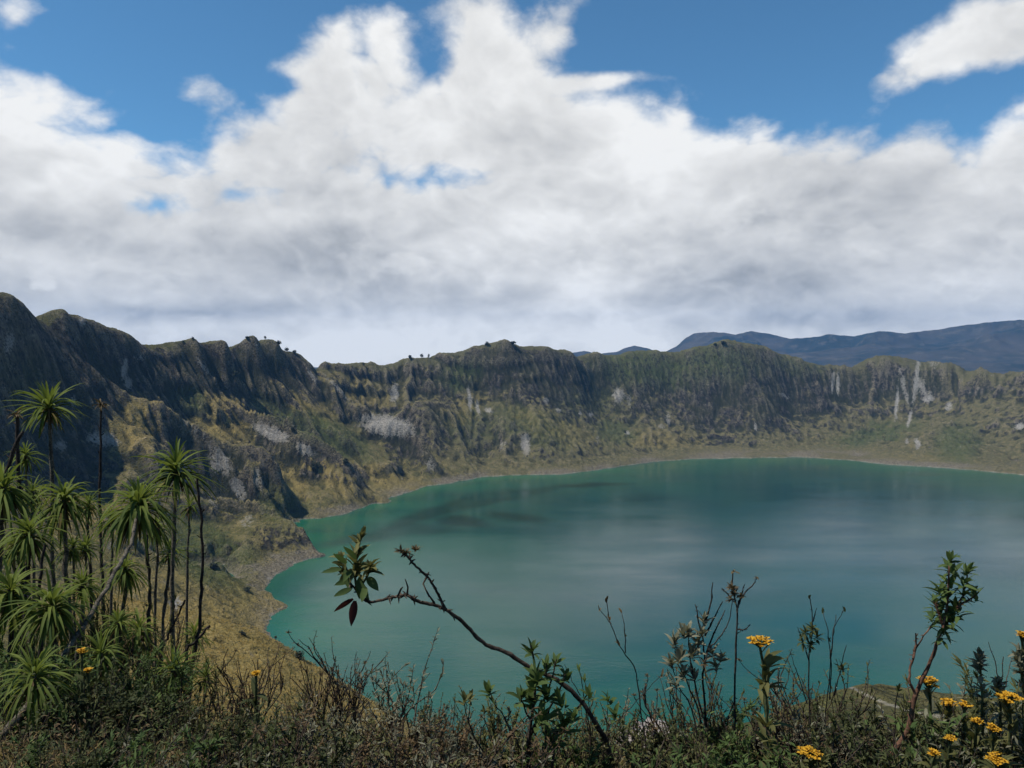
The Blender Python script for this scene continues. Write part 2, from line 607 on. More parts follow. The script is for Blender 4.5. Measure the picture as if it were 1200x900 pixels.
world = bpy.data.worlds.new('World')
scene.world = world
world.use_nodes = True
w = NT(world.node_tree)
sky = w.n('ShaderNodeTexSky', sky_type='NISHITA', sun_disc=False, sun_elevation=SUN_EL, sun_rotation=SUN_AZ,
          altitude=3000, air_density=1.0, dust_density=0.3, ozone_density=2.0)
tc = w.n('ShaderNodeTexCoord')
dirv = tc.outputs['Generated']
sep = w.n('ShaderNodeSeparateXYZ', i_0=dirv)
X, Y, Z = sep.outputs
az = w.m('ARCTAN2', X, Y)
el = w.m('ARCSINE', Z)
ae = w.n('ShaderNodeCombineXYZ', i_0=az, i_1=el, i_2=0.0).outputs[0]


def dir_ae(px, py):
    d = ray(px, py)
    d = d / np.linalg.norm(d)
    return math.atan2(d[0], d[1]), math.asin(d[2])


def blob(px, py, rx, ry, rot=0.0, amt=1.0, vec=None):
    a, e = dir_ae(px, py)
    mp = w.n('ShaderNodeMapping', vector_type='TEXTURE')
    w.set(mp.inputs['Vector'], vec if vec is not None else ae)
    mp.inputs['Location'].default_value = (a, e, 0)
    mp.inputs['Rotation'].default_value = (0, 0, R(rot))
    mp.inputs['Scale'].default_value = (rx / F, ry / F, 1)
    g = w.n('ShaderNodeTexGradient', gradient_type='SPHERICAL', i_Vector=mp.outputs[0])
    return w.m('MULTIPLY', w.ramp(g.outputs[1], 0, 1.0), amt * 1.12)


def total(lst):
    s = lst[0]
    for b in lst[1:]:
        s = w.m('ADD', s, b)
    return s


# height of the cloud deck's upper edge by azimuth (pixel columns of the photograph's sky)
EDGE = [(-600, 90), (-200, 40), (0, 66), (50, 88), (95, 118), (130, 122), (180, 140), (215, 148), (250, 135), (300, 96), (340, 70),
        (400, 40), (480, 55), (540, 30), (590, 28), (625, 70), (680, 92), (740, 96), (775, 92), (800, 82), (820, 104), (850, 112), (885, 102), (915, 124),
        (960, 130), (1020, 128), (1080, 126), (1110, 120), (1135, 138), (1165, 112), (1200, 92), (1300, 60), (1500, 80), (1800, 60)]
fc = w.n('ShaderNodeFloatCurve')
cv = fc.mapping.curves[0]
AZ0, AZ1 = -1.2, 1.2
pl = []
for px, py in EDGE:
    a, e = dir_ae(px, py)
    pl.append(((a - AZ0) / (AZ1 - AZ0), e))
pl = [(max(0, min(1, a)), e) for a, e in pl]
while len(cv.points) < len(pl):
    cv.points.new(0.5, 0.5)
for p_, (a, e) in zip(cv.points, pl):
    p_.location = (a, e)
    p_.handle_type = 'AUTO'
fc.mapping.update()
w.set(fc.inputs['Value'], w.ramp(az, AZ0, AZ1, 0, 1, False))

# cloud coordinates: direction, a little finer towards the horizon
den = w.m('ADD', w.m('MULTIPLY', w.m('MAXIMUM', Z, 0.0), 0.9), 0.75)
pc = w.vm('DIVIDE', w.n('ShaderNodeCombineXYZ', i_0=X, i_1=Y, i_2=w.m('MULTIPLY', Z, 1.25)).outputs[0],
          w.n('ShaderNodeCombineXYZ', i_0=den, i_1=den, i_2=den).outputs[0])
SUNOFF = (-0.020, 0.0, 0.034)


def warped(v, amt, sc):
    n = w.n('ShaderNodeTexNoise', i_Vector=v, i_Scale=sc, i_Detail=3.0, i_Roughness=0.55)
    return w.vm('ADD', v, w.vm('SCALE', w.vm('SUBTRACT', n.outputs['Color'], (0.5, 0.5, 0.5)), sc=amt))


def bill(v, scale, det):
    return w.m('ABSOLUTE', w.m('SUBTRACT', w.m('MULTIPLY', w.noise(v, scale, det, 0.5), 2), 1.0))


def cloud_field(v, big, puff):
    a = w.noise(v, big, 8, 0.54)
    b = bill(v, puff, 2.0)
    c = bill(v, puff * 2.6, 4.0)
    return w.m('ADD', w.m('ADD', w.m('MULTIPLY', a, 0.85), w.m('MULTIPLY', b, 0.34)), w.m('MULTIPLY', c, 0.15))


def layer(v, big, puff, cov, gain, a0, a1):
    """density of one cloud layer, its opacity and how its puffs face the sun"""
    d1 = cloud_field(v, big, puff)
    d2 = cloud_field(w.vm('ADD', v, SUNOFF), big, puff)
    dens = w.m('ADD', cov, w.m('MULTIPLY', w.m('SUBTRACT', d1, 0.52), gain))
    al = w.ramp(w.m('ADD', dens, w.m('MULTIPLY', w.m('SUBTRACT', fine, 0.5), 0.55)), a0, a1)
    return dens, al, w.m('MULTIPLY', w.m('SUBTRACT', d1, d2), 0.9)


fine = w.noise(pc, 26.0, 6, 0.62)
edge_d = w.m('SUBTRACT', fc.outputs[0], el)                                    # >0 below the deck's edge
cov = w.ramp(edge_d, -0.055, 0.085, -0.56, 0.85, False)
cov = w.m('ADD', cov, w.ramp(edge_d, 0.16, 0.30, 0.0, 0.45, False))
plus = total([blob(232, 100, 72, 50, -10, 0.75), blob(655, 22, 70, 50, 25, 0.62), blob(1150, 25, 170, 60, 8, 0.95), blob(1190, 50, 130, 40, 5, 0.55),
              blob(1055, 92, 60, 35, 20, 0.45), blob(15, 8, 80, 30, 0, 0.55), blob(150, 5, 60, 25, 40, 0.3), blob(400, 60, 140, 70, 20, 0.55), blob(540, -10, 130, 60, 10, 0.6), blob(575, 90, 70, 90, 20, 0.45),
              blob(700, 95, 110, 14, 3, 0.35)])
minus = total([blob(515, 213, 110, 34, 4, 0.66), blob(195, 138, 60, 26, 14, 0.5), blob(500, 50, 60, 85, 28, 0.42), blob(190, 240, 90, 26, 5, 0.40), blob(290, 226, 70, 20, 0, 0.36), blob(440, 190, 120, 40, 30, 0.25),
               blob(425, 60, 30, 60, 0, 0.35), blob(330, 100, 40, 20, 0, 0.4), blob(120, 50, 120, 50, 25, 0.2)])
cov = w.m('SUBTRACT', w.m('ADD', cov, plus), minus)
vA = warped(pc, 0.10, 3.5)
dA, aA, litA = layer(vA, 3.4, 9.0, cov, 2.2, -0.08, 0.50)
# second, lower layer in front of the deck: greyer bellies with bright upper edges
covB = total([blob(60, 290, 240, 70, 6, 0.55), blob(330, 310, 260, 60, 0, 0.5), blob(620, 300, 260, 75, 6, 0.55), blob(870, 300, 300, 110, 0, 0.62), blob(1150, 330, 300, 120, 0, 0.62), blob(1000, 200, 300, 60, 5, 0.45),
              blob(230, 366, 220, 16, 3, 0.75), blob(760, 160, 120, 90, -10, 0.35), blob(560, 385, 300, 20, 0, 0.3)])
covB = w.m('SUBTRACT', covB, 0.42)
vB = warped(w.vm('ADD', pc, (4.3, 1.1, 2.7)), 0.09, 4.5)
dB, aB, litB = layer(vB, 4.6, 11.0, covB, 2.4, -0.02, 0.36)
n3 = w.noise(w.vm('ADD', pc, (3.1, 1.7, 0.4)), 2.6, 7, 0.55)
top = total([blob(30, 130, 150, 90, 25, 0.14), blob(170, 180, 120, 60, 20, 0.14), blob(870, 140, 160, 50, 8, 0.10), blob(770, 160, 120, 110, -10, 0.13), blob(600, 270, 130, 60, 10, 0.14),
             blob(350, 255, 90, 22, 5, 0.12), blob(560, 150, 110, 100, 10, 0.04), blob(1180, 130, 70, 40, 10, 0.12), blob(1010, 300, 60, 45, 0, 0.12), blob(690, 335, 60, 35, 20, 0.14), blob(740, 395, 80, 30, 0, 0.14),
             blob(400, 412, 130, 34, 6, 0.14), blob(110, 345, 150, 30, 3, 0.05), blob(30, 300, 130, 25, 0, 0.08), blob(1130, 330, 100, 40, 0, 0.06), blob(600, 405, 700, 60, 0, 0.17), blob(200, 380, 300, 40, 0, 0.1)])
shade = total([blob(60, 265, 130, 45, 8, 0.16), blob(330, 300, 170, 45, 0, 0.12), blob(230, 366, 210, 18, 3, 0.22), blob(640, 305, 130, 45, 5, 0.08), blob(720, 225, 70, 25, -15, 0.10), blob(520, 350, 200, 35, 0, 0.10),
               blob(970, 210, 180, 80, 5, 0.12), blob(880, 330, 200, 60, 0, 0.14), blob(1130, 270, 170, 80, 0, 0.12), blob(1100, 365, 220, 30, 0, 0.10), blob(430, 200, 130, 70, 10, 0.06), blob(960, 378, 200, 25, 0, 0.14)])
common = w.m('ADD', w.m('SUBTRACT', top, shade), w.m('MULTIPLY', w.m('SUBTRACT', n3, 0.5), 0.5))
brA = w.m('ADD', w.m('ADD', w.m('ADD', 0.81, litA), common), w.m('MULTIPLY', w.ramp(dA, 0.15, 1.3), -0.10))
brB = w.m('ADD', w.m('ADD', w.m('ADD', 0.79, litB), common), w.m('MULTIPLY', w.ramp(dB, 0.0, 0.7), -0.26))
br = w.n('ShaderNodeMix', i_0=w.m('MULTIPLY', aB, 0.9), i_2=brA, i_3=brB).outputs[0]
alpha = aA
br = w.m('MINIMUM', w.m('MAXIMUM', br, 0.22), 0.95)
tint = w.mix(w.ramp(br, 0.3, 0.8), (0.965, 0.99, 1.02), (1.0, 1.0, 0.985))
CLOUD = 10.0
ccol = w.vm('SCALE', tint, sc=w.m('MULTIPLY', br, CLOUD))
skyc = w.vm('MULTIPLY', sky.outputs[0], (0.80, 1.30, 1.38))
final = w.mix(w.m('MULTIPLY', alpha, 0.985), skyc, ccol)
# below the horizon: plain dull ground light
final = w.mix(w.ramp(Z, -0.08, -0.02), (0.9, 1.0, 1.0), final)
bg = w.n('ShaderNodeBackground', i_Color=final, i_Strength=0.10)
w.n('ShaderNodeOutputWorld', i_Surface=bg.outputs[0])
world.cycles.sampling_method = 'MANUAL'
world.cycles.sample_map_resolution = 512
# ------------------------------------------------------------------ land: one polar sheet round the viewpoint
def polar_sheet(name, az, rr, hf, keep=None):
    A, RR = np.meshgrid(az, rr, indexing='ij')
    x, y = RR * np.sin(A), RR * np.cos(A)
    z = hf(x, y)
    na, nr = A.shape
    V = np.stack([x, y, z], -1).reshape(-1, 3)
    i = np.arange(na - 1)[:, None] * nr + np.arange(nr - 1)[None, :]
    Fq = np.stack([i, i + nr, i + nr + 1, i + 1], -1).reshape(-1, 4)
    Fq = Fq[:, ::-1]
    if keep is not None:
        kz = keep(z.reshape(-1))
        ok = kz[Fq].any(1)
        Fq = Fq[ok]
        used = np.zeros(len(V), bool)
        used[Fq.ravel()] = True
        mp = np.cumsum(used) - 1
        V = V[used]
        Fq = mp[Fq]
    return mesh_np(name, V, Fq), V


def blobs(px, py, lst):
    s = np.zeros_like(px)
    for (cx, cy, rx, ry, rot, a) in lst:
        c, q = math.cos(R(rot)), math.sin(R(rot))
        dx, dy = px - cx, py - cy
        m_ = (np.abs(dx) < 2.2 * max(rx, ry)) & (np.abs(dy) < 2.2 * max(rx, ry))
        if not m_.any(): continue
        dx, dy = dx[m_], dy[m_]
        e = ((dx * c + dy * q) / rx) ** 2 + ((-dx * q + dy * c) / ry) ** 2
        s[m_] = np.maximum(s[m_], a * np.exp(-0.9 * e * e))
    return s


PALE = [(122, 515, 20, 9, 10, 1), (72, 523, 8, 6, 0, .8), (85, 470, 4, 9, 0, .7), (10, 402, 6, 16, 10, .7), (146, 432, 3.5, 14, 10, 1), (150, 450, 5, 8, 0, .8), (164, 418, 7, 5, 0, .6),
        (96, 376, 4, 6, -30, .8), (318, 507, 24, 8, 22, 1), (357, 527, 14, 7, 25, .9), (455, 499, 34, 13, 10, 1), (430, 488, 14, 6, -10, .7), (258, 542, 12, 18, -35, .9), (278, 572, 8, 15, -25, .8), (302, 562, 6, 14, -10, .7),
        (290, 612, 9, 10, 20, .5), (462, 460, 6, 12, 5, .9), (550, 468, 3, 14, -5, 1), (560, 478, 2.5, 10, -10, .9), (573, 481, 6, 3, 20, .9), (616, 520, 7, 14, 0, .9), (590, 522, 5, 8, 0, .5),
        (725, 463, 7, 9, 20, .9), (737, 470, 3, 10, 0, .6), (655, 480, 4, 4, 0, .7), (680, 484, 3, 3, 0, .9), (692, 486, 2.5, 3, 0, .9), (735, 507, 3, 3, 0, .8), (783, 490, 3, 9, 0, .6), (775, 500, 5, 4, 0, .6),
        (1073, 446, 3, 30, 8, 1), (1060, 452, 2.6, 24, -12, .9), (1051, 472, 2.4, 22, 4, 1), (1066, 490, 2.5, 12, 15, 1), (1087, 468, 8, 4, -8, 1), (1080, 455, 5, 12, -20, .8), (1063, 428, 8, 5, 10, .7),
        (976, 448, 2, 13, 2, 1), (982, 450, 2, 13, -4, 1), (1112, 476, 5, 6, 20, .9), (1195, 499, 6, 4, -5, 1), (1155, 445, 7, 3, -5, .8), (1095, 426, 10, 3, 10, .7), (1075, 520, 4, 7, 0, .9), (1063, 517, 2, 4, 0, .8),
        (1097, 431, 2, 6, 20, .8), (885, 500, 2, 6, 0, .8), (920, 463, 8, 2.5, 25, .7), (700, 515, 3, 4, 0, .6), (640, 470, 3, 5, -30, .7), (610, 425, 4, 3, 0, .4), (505, 545, 6, 9, 0, .6),
        (206, 707, 9, 9, 25, .9), (130, 640, 5, 8, 0, .5), (375, 560, 7, 4, 20, .4), (250, 590, 5, 9, -30, .5), (300, 405, 2, 6, -20, .7), (238, 430, 3, 14, -35, .7), (365, 440, 2.5, 12, -35, .7), (395, 455, 3, 22, -42, .6), (230, 505, 3, 30, -50, .6)]
GREEN = [(760, 432, 66, 22, 4, 1), (842, 425, 46, 22, 0, .9), (540, 440, 24, 16, -30, .9), (1030, 508, 50, 10, -12, .9), (1122, 520, 26, 24, 0, .8), (720, 505, 26, 16, 0, .7), (560, 500, 40, 25, 0, .4),
         (620, 500, 60, 22, 15, .5), (220, 470, 22, 14, 30, .8), (345, 492, 50, 14, 30, .7), (390, 510, 50, 16, 28, .8), (245, 650, 60, 34, 30, .8), (330, 590, 30, 22, 25, .7), (20, 440, 40, 30, 20, .5), (690, 470, 40, 20, 0, .4), (930, 430, 40, 10, 10, .6)]
GOLD = [(165, 492, 30, 36, 20, .9), (205, 500, 40, 12, 42, .9), (265, 488, 38, 28, 30, 1), (345, 470, 70, 12, 28, .7), (420, 455, 50, 16, 25, .8), (335, 578, 26, 30, 10, .9), (390, 560, 60, 14, 28, .7), (455, 560, 50, 12, 20, .6), (545, 480, 30, 14, -35, .8), (640, 498, 50, 14, 22, .8),
        (300, 790, 200, 110, 20, 1), (240, 735, 140, 45, 14, 1), (310, 695, 36, 24, 10, .5), (380, 830, 70, 60, 0, 1), (30, 420, 26, 40, -25, .6), (60, 530, 30, 20, 0, .5), (100, 600, 60, 30, 15, .8), (1090, 538, 60, 6, 0, .3), (770, 515, 60, 10, 0, .5)]
CLIFF_SHADE = [(150, 425, 75, 34, 20, 1), (290, 432, 95, 34, 10, 1), (110, 460, 40, 30, 0, .9), (90, 540, 60, 22, 8, .9), (205, 540, 40, 22, 20, .7), (190, 440, 60, 30, 30, .9), (620, 440, 90, 34, 10, .9), (515, 460, 26, 30, 20, .8), (880, 480, 110, 36, 0, .55), (960, 460, 70, 30, 0, .6), (350, 520, 70, 14, 22, .8), (470, 510, 50, 25, 20, .6), (270, 580, 40, 36, 30, .8), (330, 632, 50, 22, 25, .9), (850, 520, 40, 12, 0, .8), (700, 530, 50, 10, 0, .3)]  # shaded cliff faces, their shade painted into the ground colour


def land_attrs(me, V):
    x, y, z = V[:, 0], V[:, 1], V[:, 2]
    px, py = proj(x, y, z)
    ok = (y > 200) & (px > -300) & (px < 1500)
    jx = 9 * fbm(x / 60, y / 60, 3, 201)
    jy = 7 * fbm(x / 60, y / 60 + 50, 3, 203)
    for nm, L in (('pale', PALE), ('green', GREEN), ('gold', GOLD), ('dark', CLIFF_SHADE)):
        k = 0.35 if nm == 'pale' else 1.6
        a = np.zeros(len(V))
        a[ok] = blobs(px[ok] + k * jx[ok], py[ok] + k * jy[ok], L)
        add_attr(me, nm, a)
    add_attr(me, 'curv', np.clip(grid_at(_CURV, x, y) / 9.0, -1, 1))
    # the trodden path along the near spur
    pth = [(940, 812), (965, 803), (985, 801), (1003, 808), (1020, 817), (1040, 825), (1062, 832), (1085, 837), (1110, 841), (1150, 846)]
    d = np.full(len(V), 1e3)
    near = (y > 60) & (y < 260) & (x > 20)
    for (a, b) in zip(pth[:-1], pth[1:]):
        ax, ay = b[0] - a[0], b[1] - a[1]
        t = np.clip(((px - a[0]) * ax + (py - a[1]) * ay) / (ax * ax + ay * ay), 0, 1)
        dd = np.hypot(px - a[0] - t * ax, (py - a[1] - t * ay))
        d = np.where(near, np.minimum(d, dd), d)
    add_attr(me, 'path', 1 - sstep(0.5, 2.0, d + 0.6 * fbm(x / 3, y / 3, 2, 9)))


def make_land_mat():
    m, t = new_mat('crater_ground')
    geo = t.n('ShaderNodeNewGeometry')
    pos = geo.outputs['Position']
    nz = t.n('ShaderNodeSeparateXYZ', i_0=geo.outputs['Normal']).outputs[2]
    hz = t.n('ShaderNodeSeparateXYZ', i_0=pos).outputs[2]
    pale, green, gold, dark, path = [t.attr(k) for k in ('pale', 'green', 'gold', 'dark', 'path')]
    curv = t.attr('curv')
    nb = t.noise(pos, 0.012, 6, 0.6)
    nm = t.noise(pos, 0.05, 6, 0.62)
    nf = t.noise(pos, 0.22, 5, 0.65)
    ng = t.noise(pos, 1.3, 4, 0.6)
    # streaks down the faces
    stp = t.vm('MULTIPLY', pos, (1, 1, 0.42))
    ns = t.noise(stp, 0.09, 6, 0.68)
    slope = t.m('ADD', nz, t.m('MULTIPLY', t.m('SUBTRACT', nf, 0.5), 0.55))
    slope = t.m('ADD', slope, t.m('MULTIPLY', t.m('SUBTRACT', nm, 0.5), 0.55))
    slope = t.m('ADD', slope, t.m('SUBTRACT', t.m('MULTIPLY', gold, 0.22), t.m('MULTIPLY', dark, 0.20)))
    grass = t.ramp(slope, 0.58, 0.72)
    # scrub in the gullies, bare ribs
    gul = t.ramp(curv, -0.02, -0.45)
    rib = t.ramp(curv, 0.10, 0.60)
    # rock
    rock = t.mix(t.ramp(ns, 0.40, 0.62), (0.022, 0.020, 0.018), (0.145, 0.122, 0.092))
    rock = t.mix(t.ramp(t.m('ADD', t.m('MULTIPLY', nm, 0.6), t.m('MULTIPLY', nf, 0.4)), 0.54, 0.64), rock, (0.215, 0.185, 0.142))
    rock = t.mix(t.m('MULTIPLY', dark, 0.55), rock, (0.020, 0.019, 0.018))  # painted shade of the steep cliffs, deepening the rock colour
    mossy = t.m('MULTIPLY', t.ramp(nb, 0.42, 0.62), 0.55)
    rock = t.mix(mossy, rock, (0.068, 0.066, 0.028))
    # grass kinds
    g1 = t.mix(t.ramp(nm, 0.36, 0.66), (0.100, 0.094, 0.034), (0.245, 0.196, 0.084))
    g1 = t.mix(t.m('MULTIPLY', gold, 0.75), g1, t.mix(t.ramp(nf, 0.3, 0.7), (0.280, 0.205, 0.062), (0.430, 0.315, 0.115)))
    gcol = t.mix(t.ramp(nf, 0.35, 0.7), (0.046, 0.066, 0.020), (0.110, 0.128, 0.042))
    g1 = t.mix(t.m('MULTIPLY', green, 0.85), g1, gcol)
    g1 = t.mix(t.m('MULTIPLY', t.ramp(t.m('ADD', hz, t.m('MULTIPLY', t.m('SUBTRACT', nm, 0.5), 60)), -110, -30), t.m('SUBTRACT', 0.75, t.m('MULTIPLY', gold, 0.6))), g1, t.mix(nf, (0.040, 0.048, 0.018), (0.085, 0.082, 0.034)))
    ydist = t.n('ShaderNodeSeparateXYZ', i_0=pos).outputs[1]
    g1 = t.mix(t.m('MULTIPLY', t.ramp(ydist, 2300, 2800), t.m('SUBTRACT', 0.55, t.m('MULTIPLY', gold, 0.3))), g1, t.mix(nm, (0.066, 0.066, 0.030), (0.185, 0.160, 0.092)))
    # dark scrub speckle
    vor = t.n('ShaderNodeTexVoronoi', i_Vector=pos, i_Scale=0.11, i_Randomness=1.0)
    spk = t.m('MULTIPLY', t.ramp(vor.outputs['Distance'], 0.42, 0.18), t.ramp(nf, 0.42, 0.58))
    spk = t.m('MULTIPLY', spk, t.ramp(nm, 0.38, 0.6))
    g1 = t.mix(t.m('MULTIPLY', spk, 0.85), g1, (0.020, 0.026, 0.012))
    vor2 = t.n('ShaderNodeTexVoronoi', i_Vector=pos, i_Scale=0.42, i_Randomness=1.0)
    spk2 = t.m('MULTIPLY', t.ramp(vor2.outputs['Distance'], 0.42, 0.2), t.ramp(nm, 0.46, 0.56))
    g1 = t.mix(t.m('MULTIPLY', spk2, 0.6), g1, (0.032, 0.034, 0.016))
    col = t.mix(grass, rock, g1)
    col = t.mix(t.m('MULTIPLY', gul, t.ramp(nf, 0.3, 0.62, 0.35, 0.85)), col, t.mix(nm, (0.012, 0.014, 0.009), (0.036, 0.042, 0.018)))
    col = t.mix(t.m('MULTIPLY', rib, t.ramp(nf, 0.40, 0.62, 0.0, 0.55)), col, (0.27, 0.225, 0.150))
    # green moss on the steep green faces too
    col = t.mix(t.m('MULTIPLY', t.m('MULTIPLY', green, t.ramp(ns, 0.36, 0.56)), 0.75), col, gcol)
    # pale tuff
    pm = t.m('MULTIPLY', pale, t.ramp(t.m('ADD', t.m('ADD', t.m('MULTIPLY', ns, 0.6), t.m('MULTIPLY', nf, 0.4)), t.m('MULTIPLY', pale, 0.20)), 0.57, 0.61))
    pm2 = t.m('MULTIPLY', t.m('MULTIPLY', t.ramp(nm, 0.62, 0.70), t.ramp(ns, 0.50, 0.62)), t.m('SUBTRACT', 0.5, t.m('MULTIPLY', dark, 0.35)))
    pcol = t.mix(t.ramp(nf, 0.3, 0.7), (0.20, 0.18, 0.15), (0.46, 0.43, 0.38))
    col = t.mix(t.m('MAXIMUM', t.m('MULTIPLY', pm, 0.95), pm2), col, pcol)
    # bleached strip along the water line
    sh = t.m('ADD', hz, t.m('MULTIPLY', t.m('SUBTRACT', nm, 0.5), 34))
    shm = t.ramp(sh, LAKE + 19, LAKE + 7)
    shc = t.mix(t.ramp(nf, 0.3, 0.72), (0.085, 0.070, 0.048), (0.30, 0.255, 0.185))
    shm = t.m('MULTIPLY', shm, t.ramp(t.noise(pos, 0.0055, 3, 0.5), 0.40, 0.58, 0.12, 0.9))
    col = t.mix(shm, col, shc)
    rim_ = t.ramp(t.m('ADD', hz, t.m('MULTIPLY', t.m('SUBTRACT', nf, 0.5), 6)), LAKE + 3.2, LAKE + 1.2)
    col = t.mix(t.m('MULTIPLY', rim_, t.ramp(nm, 0.4, 0.6, 0.15, 0.8)), col, t.mix(t.ramp(ng, 0.35, 0.65), (0.10, 0.09, 0.07), (0.42, 0.39, 0.33)))
    col = t.mix(path, col, (0.30, 0.27, 0.21))
    bs = t.n('ShaderNodeBsdfPrincipled', i_Base_Color=col, i_Roughness=0.95)
    bs.inputs['Specular IOR Level'].default_value = 0.12
    bmp = t.n('ShaderNodeBump', i_Strength=1.0, i_Distance=9.0)
    hgt = t.m('ADD', t.m('MULTIPLY', nf, 0.9), t.m('MULTIPLY', t.m('SUBTRACT', 1.0, spk), -0.25))
    hgt = t.m('ADD', hgt, t.m('MULTIPLY', ns, 0.8))
    t.set(bmp.inputs['Height'], hgt)
    t.set(bs.inputs['Normal'], bmp.outputs[0])
    t.n('ShaderNodeOutputMaterial', i_Surface=bs.outputs[0])
    return m


land_mat = make_land_mat()
rr = np.concatenate([np.geomspace(80, 1100, 300)[:-1], np.arange(1100, 3960, 4.3), np.geomspace(3965, 7000, 60)])
azs = np.concatenate([np.arange(-62, -37, 0.22), np.arange(-37, 37, 0.075), np.arange(37, 62, 0.22)])
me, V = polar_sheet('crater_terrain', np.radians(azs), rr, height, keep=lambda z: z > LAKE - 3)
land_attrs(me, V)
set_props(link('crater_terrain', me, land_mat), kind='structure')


# ground close to the viewpoint
def make_near_mat():
    m, t = new_mat('near_soil')
    geo = t.n('ShaderNodeNewGeometry')
    pos = geo.outputs['Position']
    a = t.noise(pos, 1.2, 6, 0.65)
    b = t.noise(pos, 14, 5, 0.7)
    c = t.mix(t.ramp(a, 0.35, 0.65), (0.020, 0.018, 0.011), (0.050, 0.048, 0.020))
    c = t.mix(t.ramp(b, 0.55, 0.75), c, (0.075, 0.060, 0.034))
    bs = t.n('ShaderNodeBsdfPrincipled', i_Base_Color=c, i_Roughness=1.0)
    bs.inputs['Specular IOR Level'].default_value = 0.1
    bmp = t.n('ShaderNodeBump', i_Strength=0.9, i_Distance=0.05, i_Height=b)
    t.set(bs.inputs['Normal'], bmp.outputs[0])
    t.n('ShaderNodeOutputMaterial', i_Surface=bs.outputs[0])
    return m


me, V = polar_sheet('near_ground', np.radians(np.linspace(-180, 180, 361)), np.concatenate([[0.02], np.geomspace(0.3, 80, 170)]), height)
set_props(link('near_ground', me, make_near_mat()), kind='structure')

# ------------------------------------------------------------------ distant mountains
MT = [(-900, 430), (560, 430), (590, 430), (620, 416), (634, 410), (650, 415), (668, 414), (684, 411), (702, 415), (722, 412), (735, 407), (744, 405), (758, 408), (770, 413), (780, 412),
      (792, 406), (804, 396), (812, 391), (830, 389), (848, 390), (862, 392), (880, 388), (900, 391), (925, 397), (950, 395.5), (970, 392), (1000, 394), (1030, 388), (1060, 390.5), (1100, 386), (1130, 381), (1160, 377.5), (1192, 375),
      (1230, 376), (1300, 385), (1400, 380), (1600, 395), (1900, 410)]


def mount(x, y):
    r = np.hypot(x, y)
    px = W / 2 + F * x / y
    py = np.interp(px, [a for a, b in MT], [b for a, b in MT])
    py = py + 1.2 * fbm(px / 14, px * 0, 4, 301)
    pr = 18000.0
    ztop = (432 - py) / F * pr
    base = -230.0
    prof = sstep(9000, 18000, r) ** 1.15
    back = 1 - 0.3 * sstep(18000, 25000, r)
    rg = ridged(x / 1900 + 0.3 * fbm(x / 900, y / 900, 3, 5), y / 1900, 5, 311)
    amp = (ztop - base)
    z = base + amp * (prof * back) * (0.75 + 0.25 * np.where(r > 17400, 1, rg * 1.3)) + (rg - 0.6) * 260 * prof * (1 - sstep(15500, 17800, r)) * (ztop > 0)
    z = np.minimum(z, CAMZ + (420 - py) / F * y)
    return z


def make_mount_mat():
    m, t = new_mat('mountain_ground')
    pos = t.n('ShaderNodeNewGeometry').outputs['Position']
    a = t.noise(pos, 0.0009, 8, 0.62)
    b = t.noise(pos, 0.005, 6, 0.65)
    c = t.mix(t.ramp(a, 0.38, 0.62), (0.014, 0.020, 0.018), (0.050, 0.044, 0.036))
    c = t.mix(t.ramp(b, 0.5, 0.7), c, (0.075, 0.066, 0.052))
    bs = t.n('ShaderNodeBsdfPrincipled', i_Base_Color=c, i_Roughness=1.0)
    bs.inputs['Specular IOR Level'].default_value = 0.1
    t.n('ShaderNodeOutputMaterial', i_Surface=bs.outputs[0])
    return m


me, V = polar_sheet('distant_mountains', np.radians(np.arange(-62, 62, 0.1)), np.concatenate([np.linspace(6900, 18000, 230), np.linspace(18100, 20000, 12)]), mount)
set_props(link('distant_mountains', me, make_mount_mat()), kind='structure')


# ------------------------------------------------------------------ lake
def make_lake_mat():
    m, t = new_mat('lake_water')
    pos = t.n('ShaderNodeNewGeometry').outputs['Position']
    x, y, _z = t.n('ShaderNodeSeparateXYZ', i_0=pos).outputs
    sh = t.attr('shallow')
    cl_shade = t.attr('cloud_shade')
    big = t.noise(pos, 0.0022, 5, 0.55)
    st = t.noise(t.vm('MULTIPLY', pos, (0.5, 1.2, 1)), 0.006, 6, 0.6)
    deep = t.mix(t.ramp(big, 0.36, 0.64), (0.0085, 0.039, 0.040), (0.012, 0.051, 0.046))
    shal = (0.013, 0.096, 0.048)
    c = t.mix(t.m('MULTIPLY', sh, t.ramp(st, 0.25, 0.6, 0.5, 1.0)), deep, shal)
    c = t.mix(t.m('MULTIPLY', cl_shade, 0.95), c, (0.003, 0.022, 0.014))  # water darkened where a cloud shadow is painted in
    rough = t.ramp(st, 0.3, 0.7, 0.10, 0.20)
    bs = t.n('ShaderNodeBsdfPrincipled', i_Base_Color=c, i_Roughness=rough)
    bs.inputs['IOR'].default_value = 1.333
    bmp = t.n('ShaderNodeBump', i_Strength=0.30, i_Distance=1.0)
    wv = t.noise(t.vm('MULTIPLY', pos, (0.6, 1.3, 1)), 0.12, 6, 0.75)
    gust = t.noise(t.vm('MULTIPLY', pos, (0.35, 1.0, 1)), 0.008, 4, 0.6)
    t.set(bmp.inputs['Height'], t.m('MULTIPLY', wv, t.ramp(gust, 0.35, 0.65, 0.25, 1.0)))
    t.set(bs.inputs['Normal'], bmp.outputs[0])
    t.n('ShaderNodeOutputMaterial', i_Surface=bs.outputs[0])
    return m


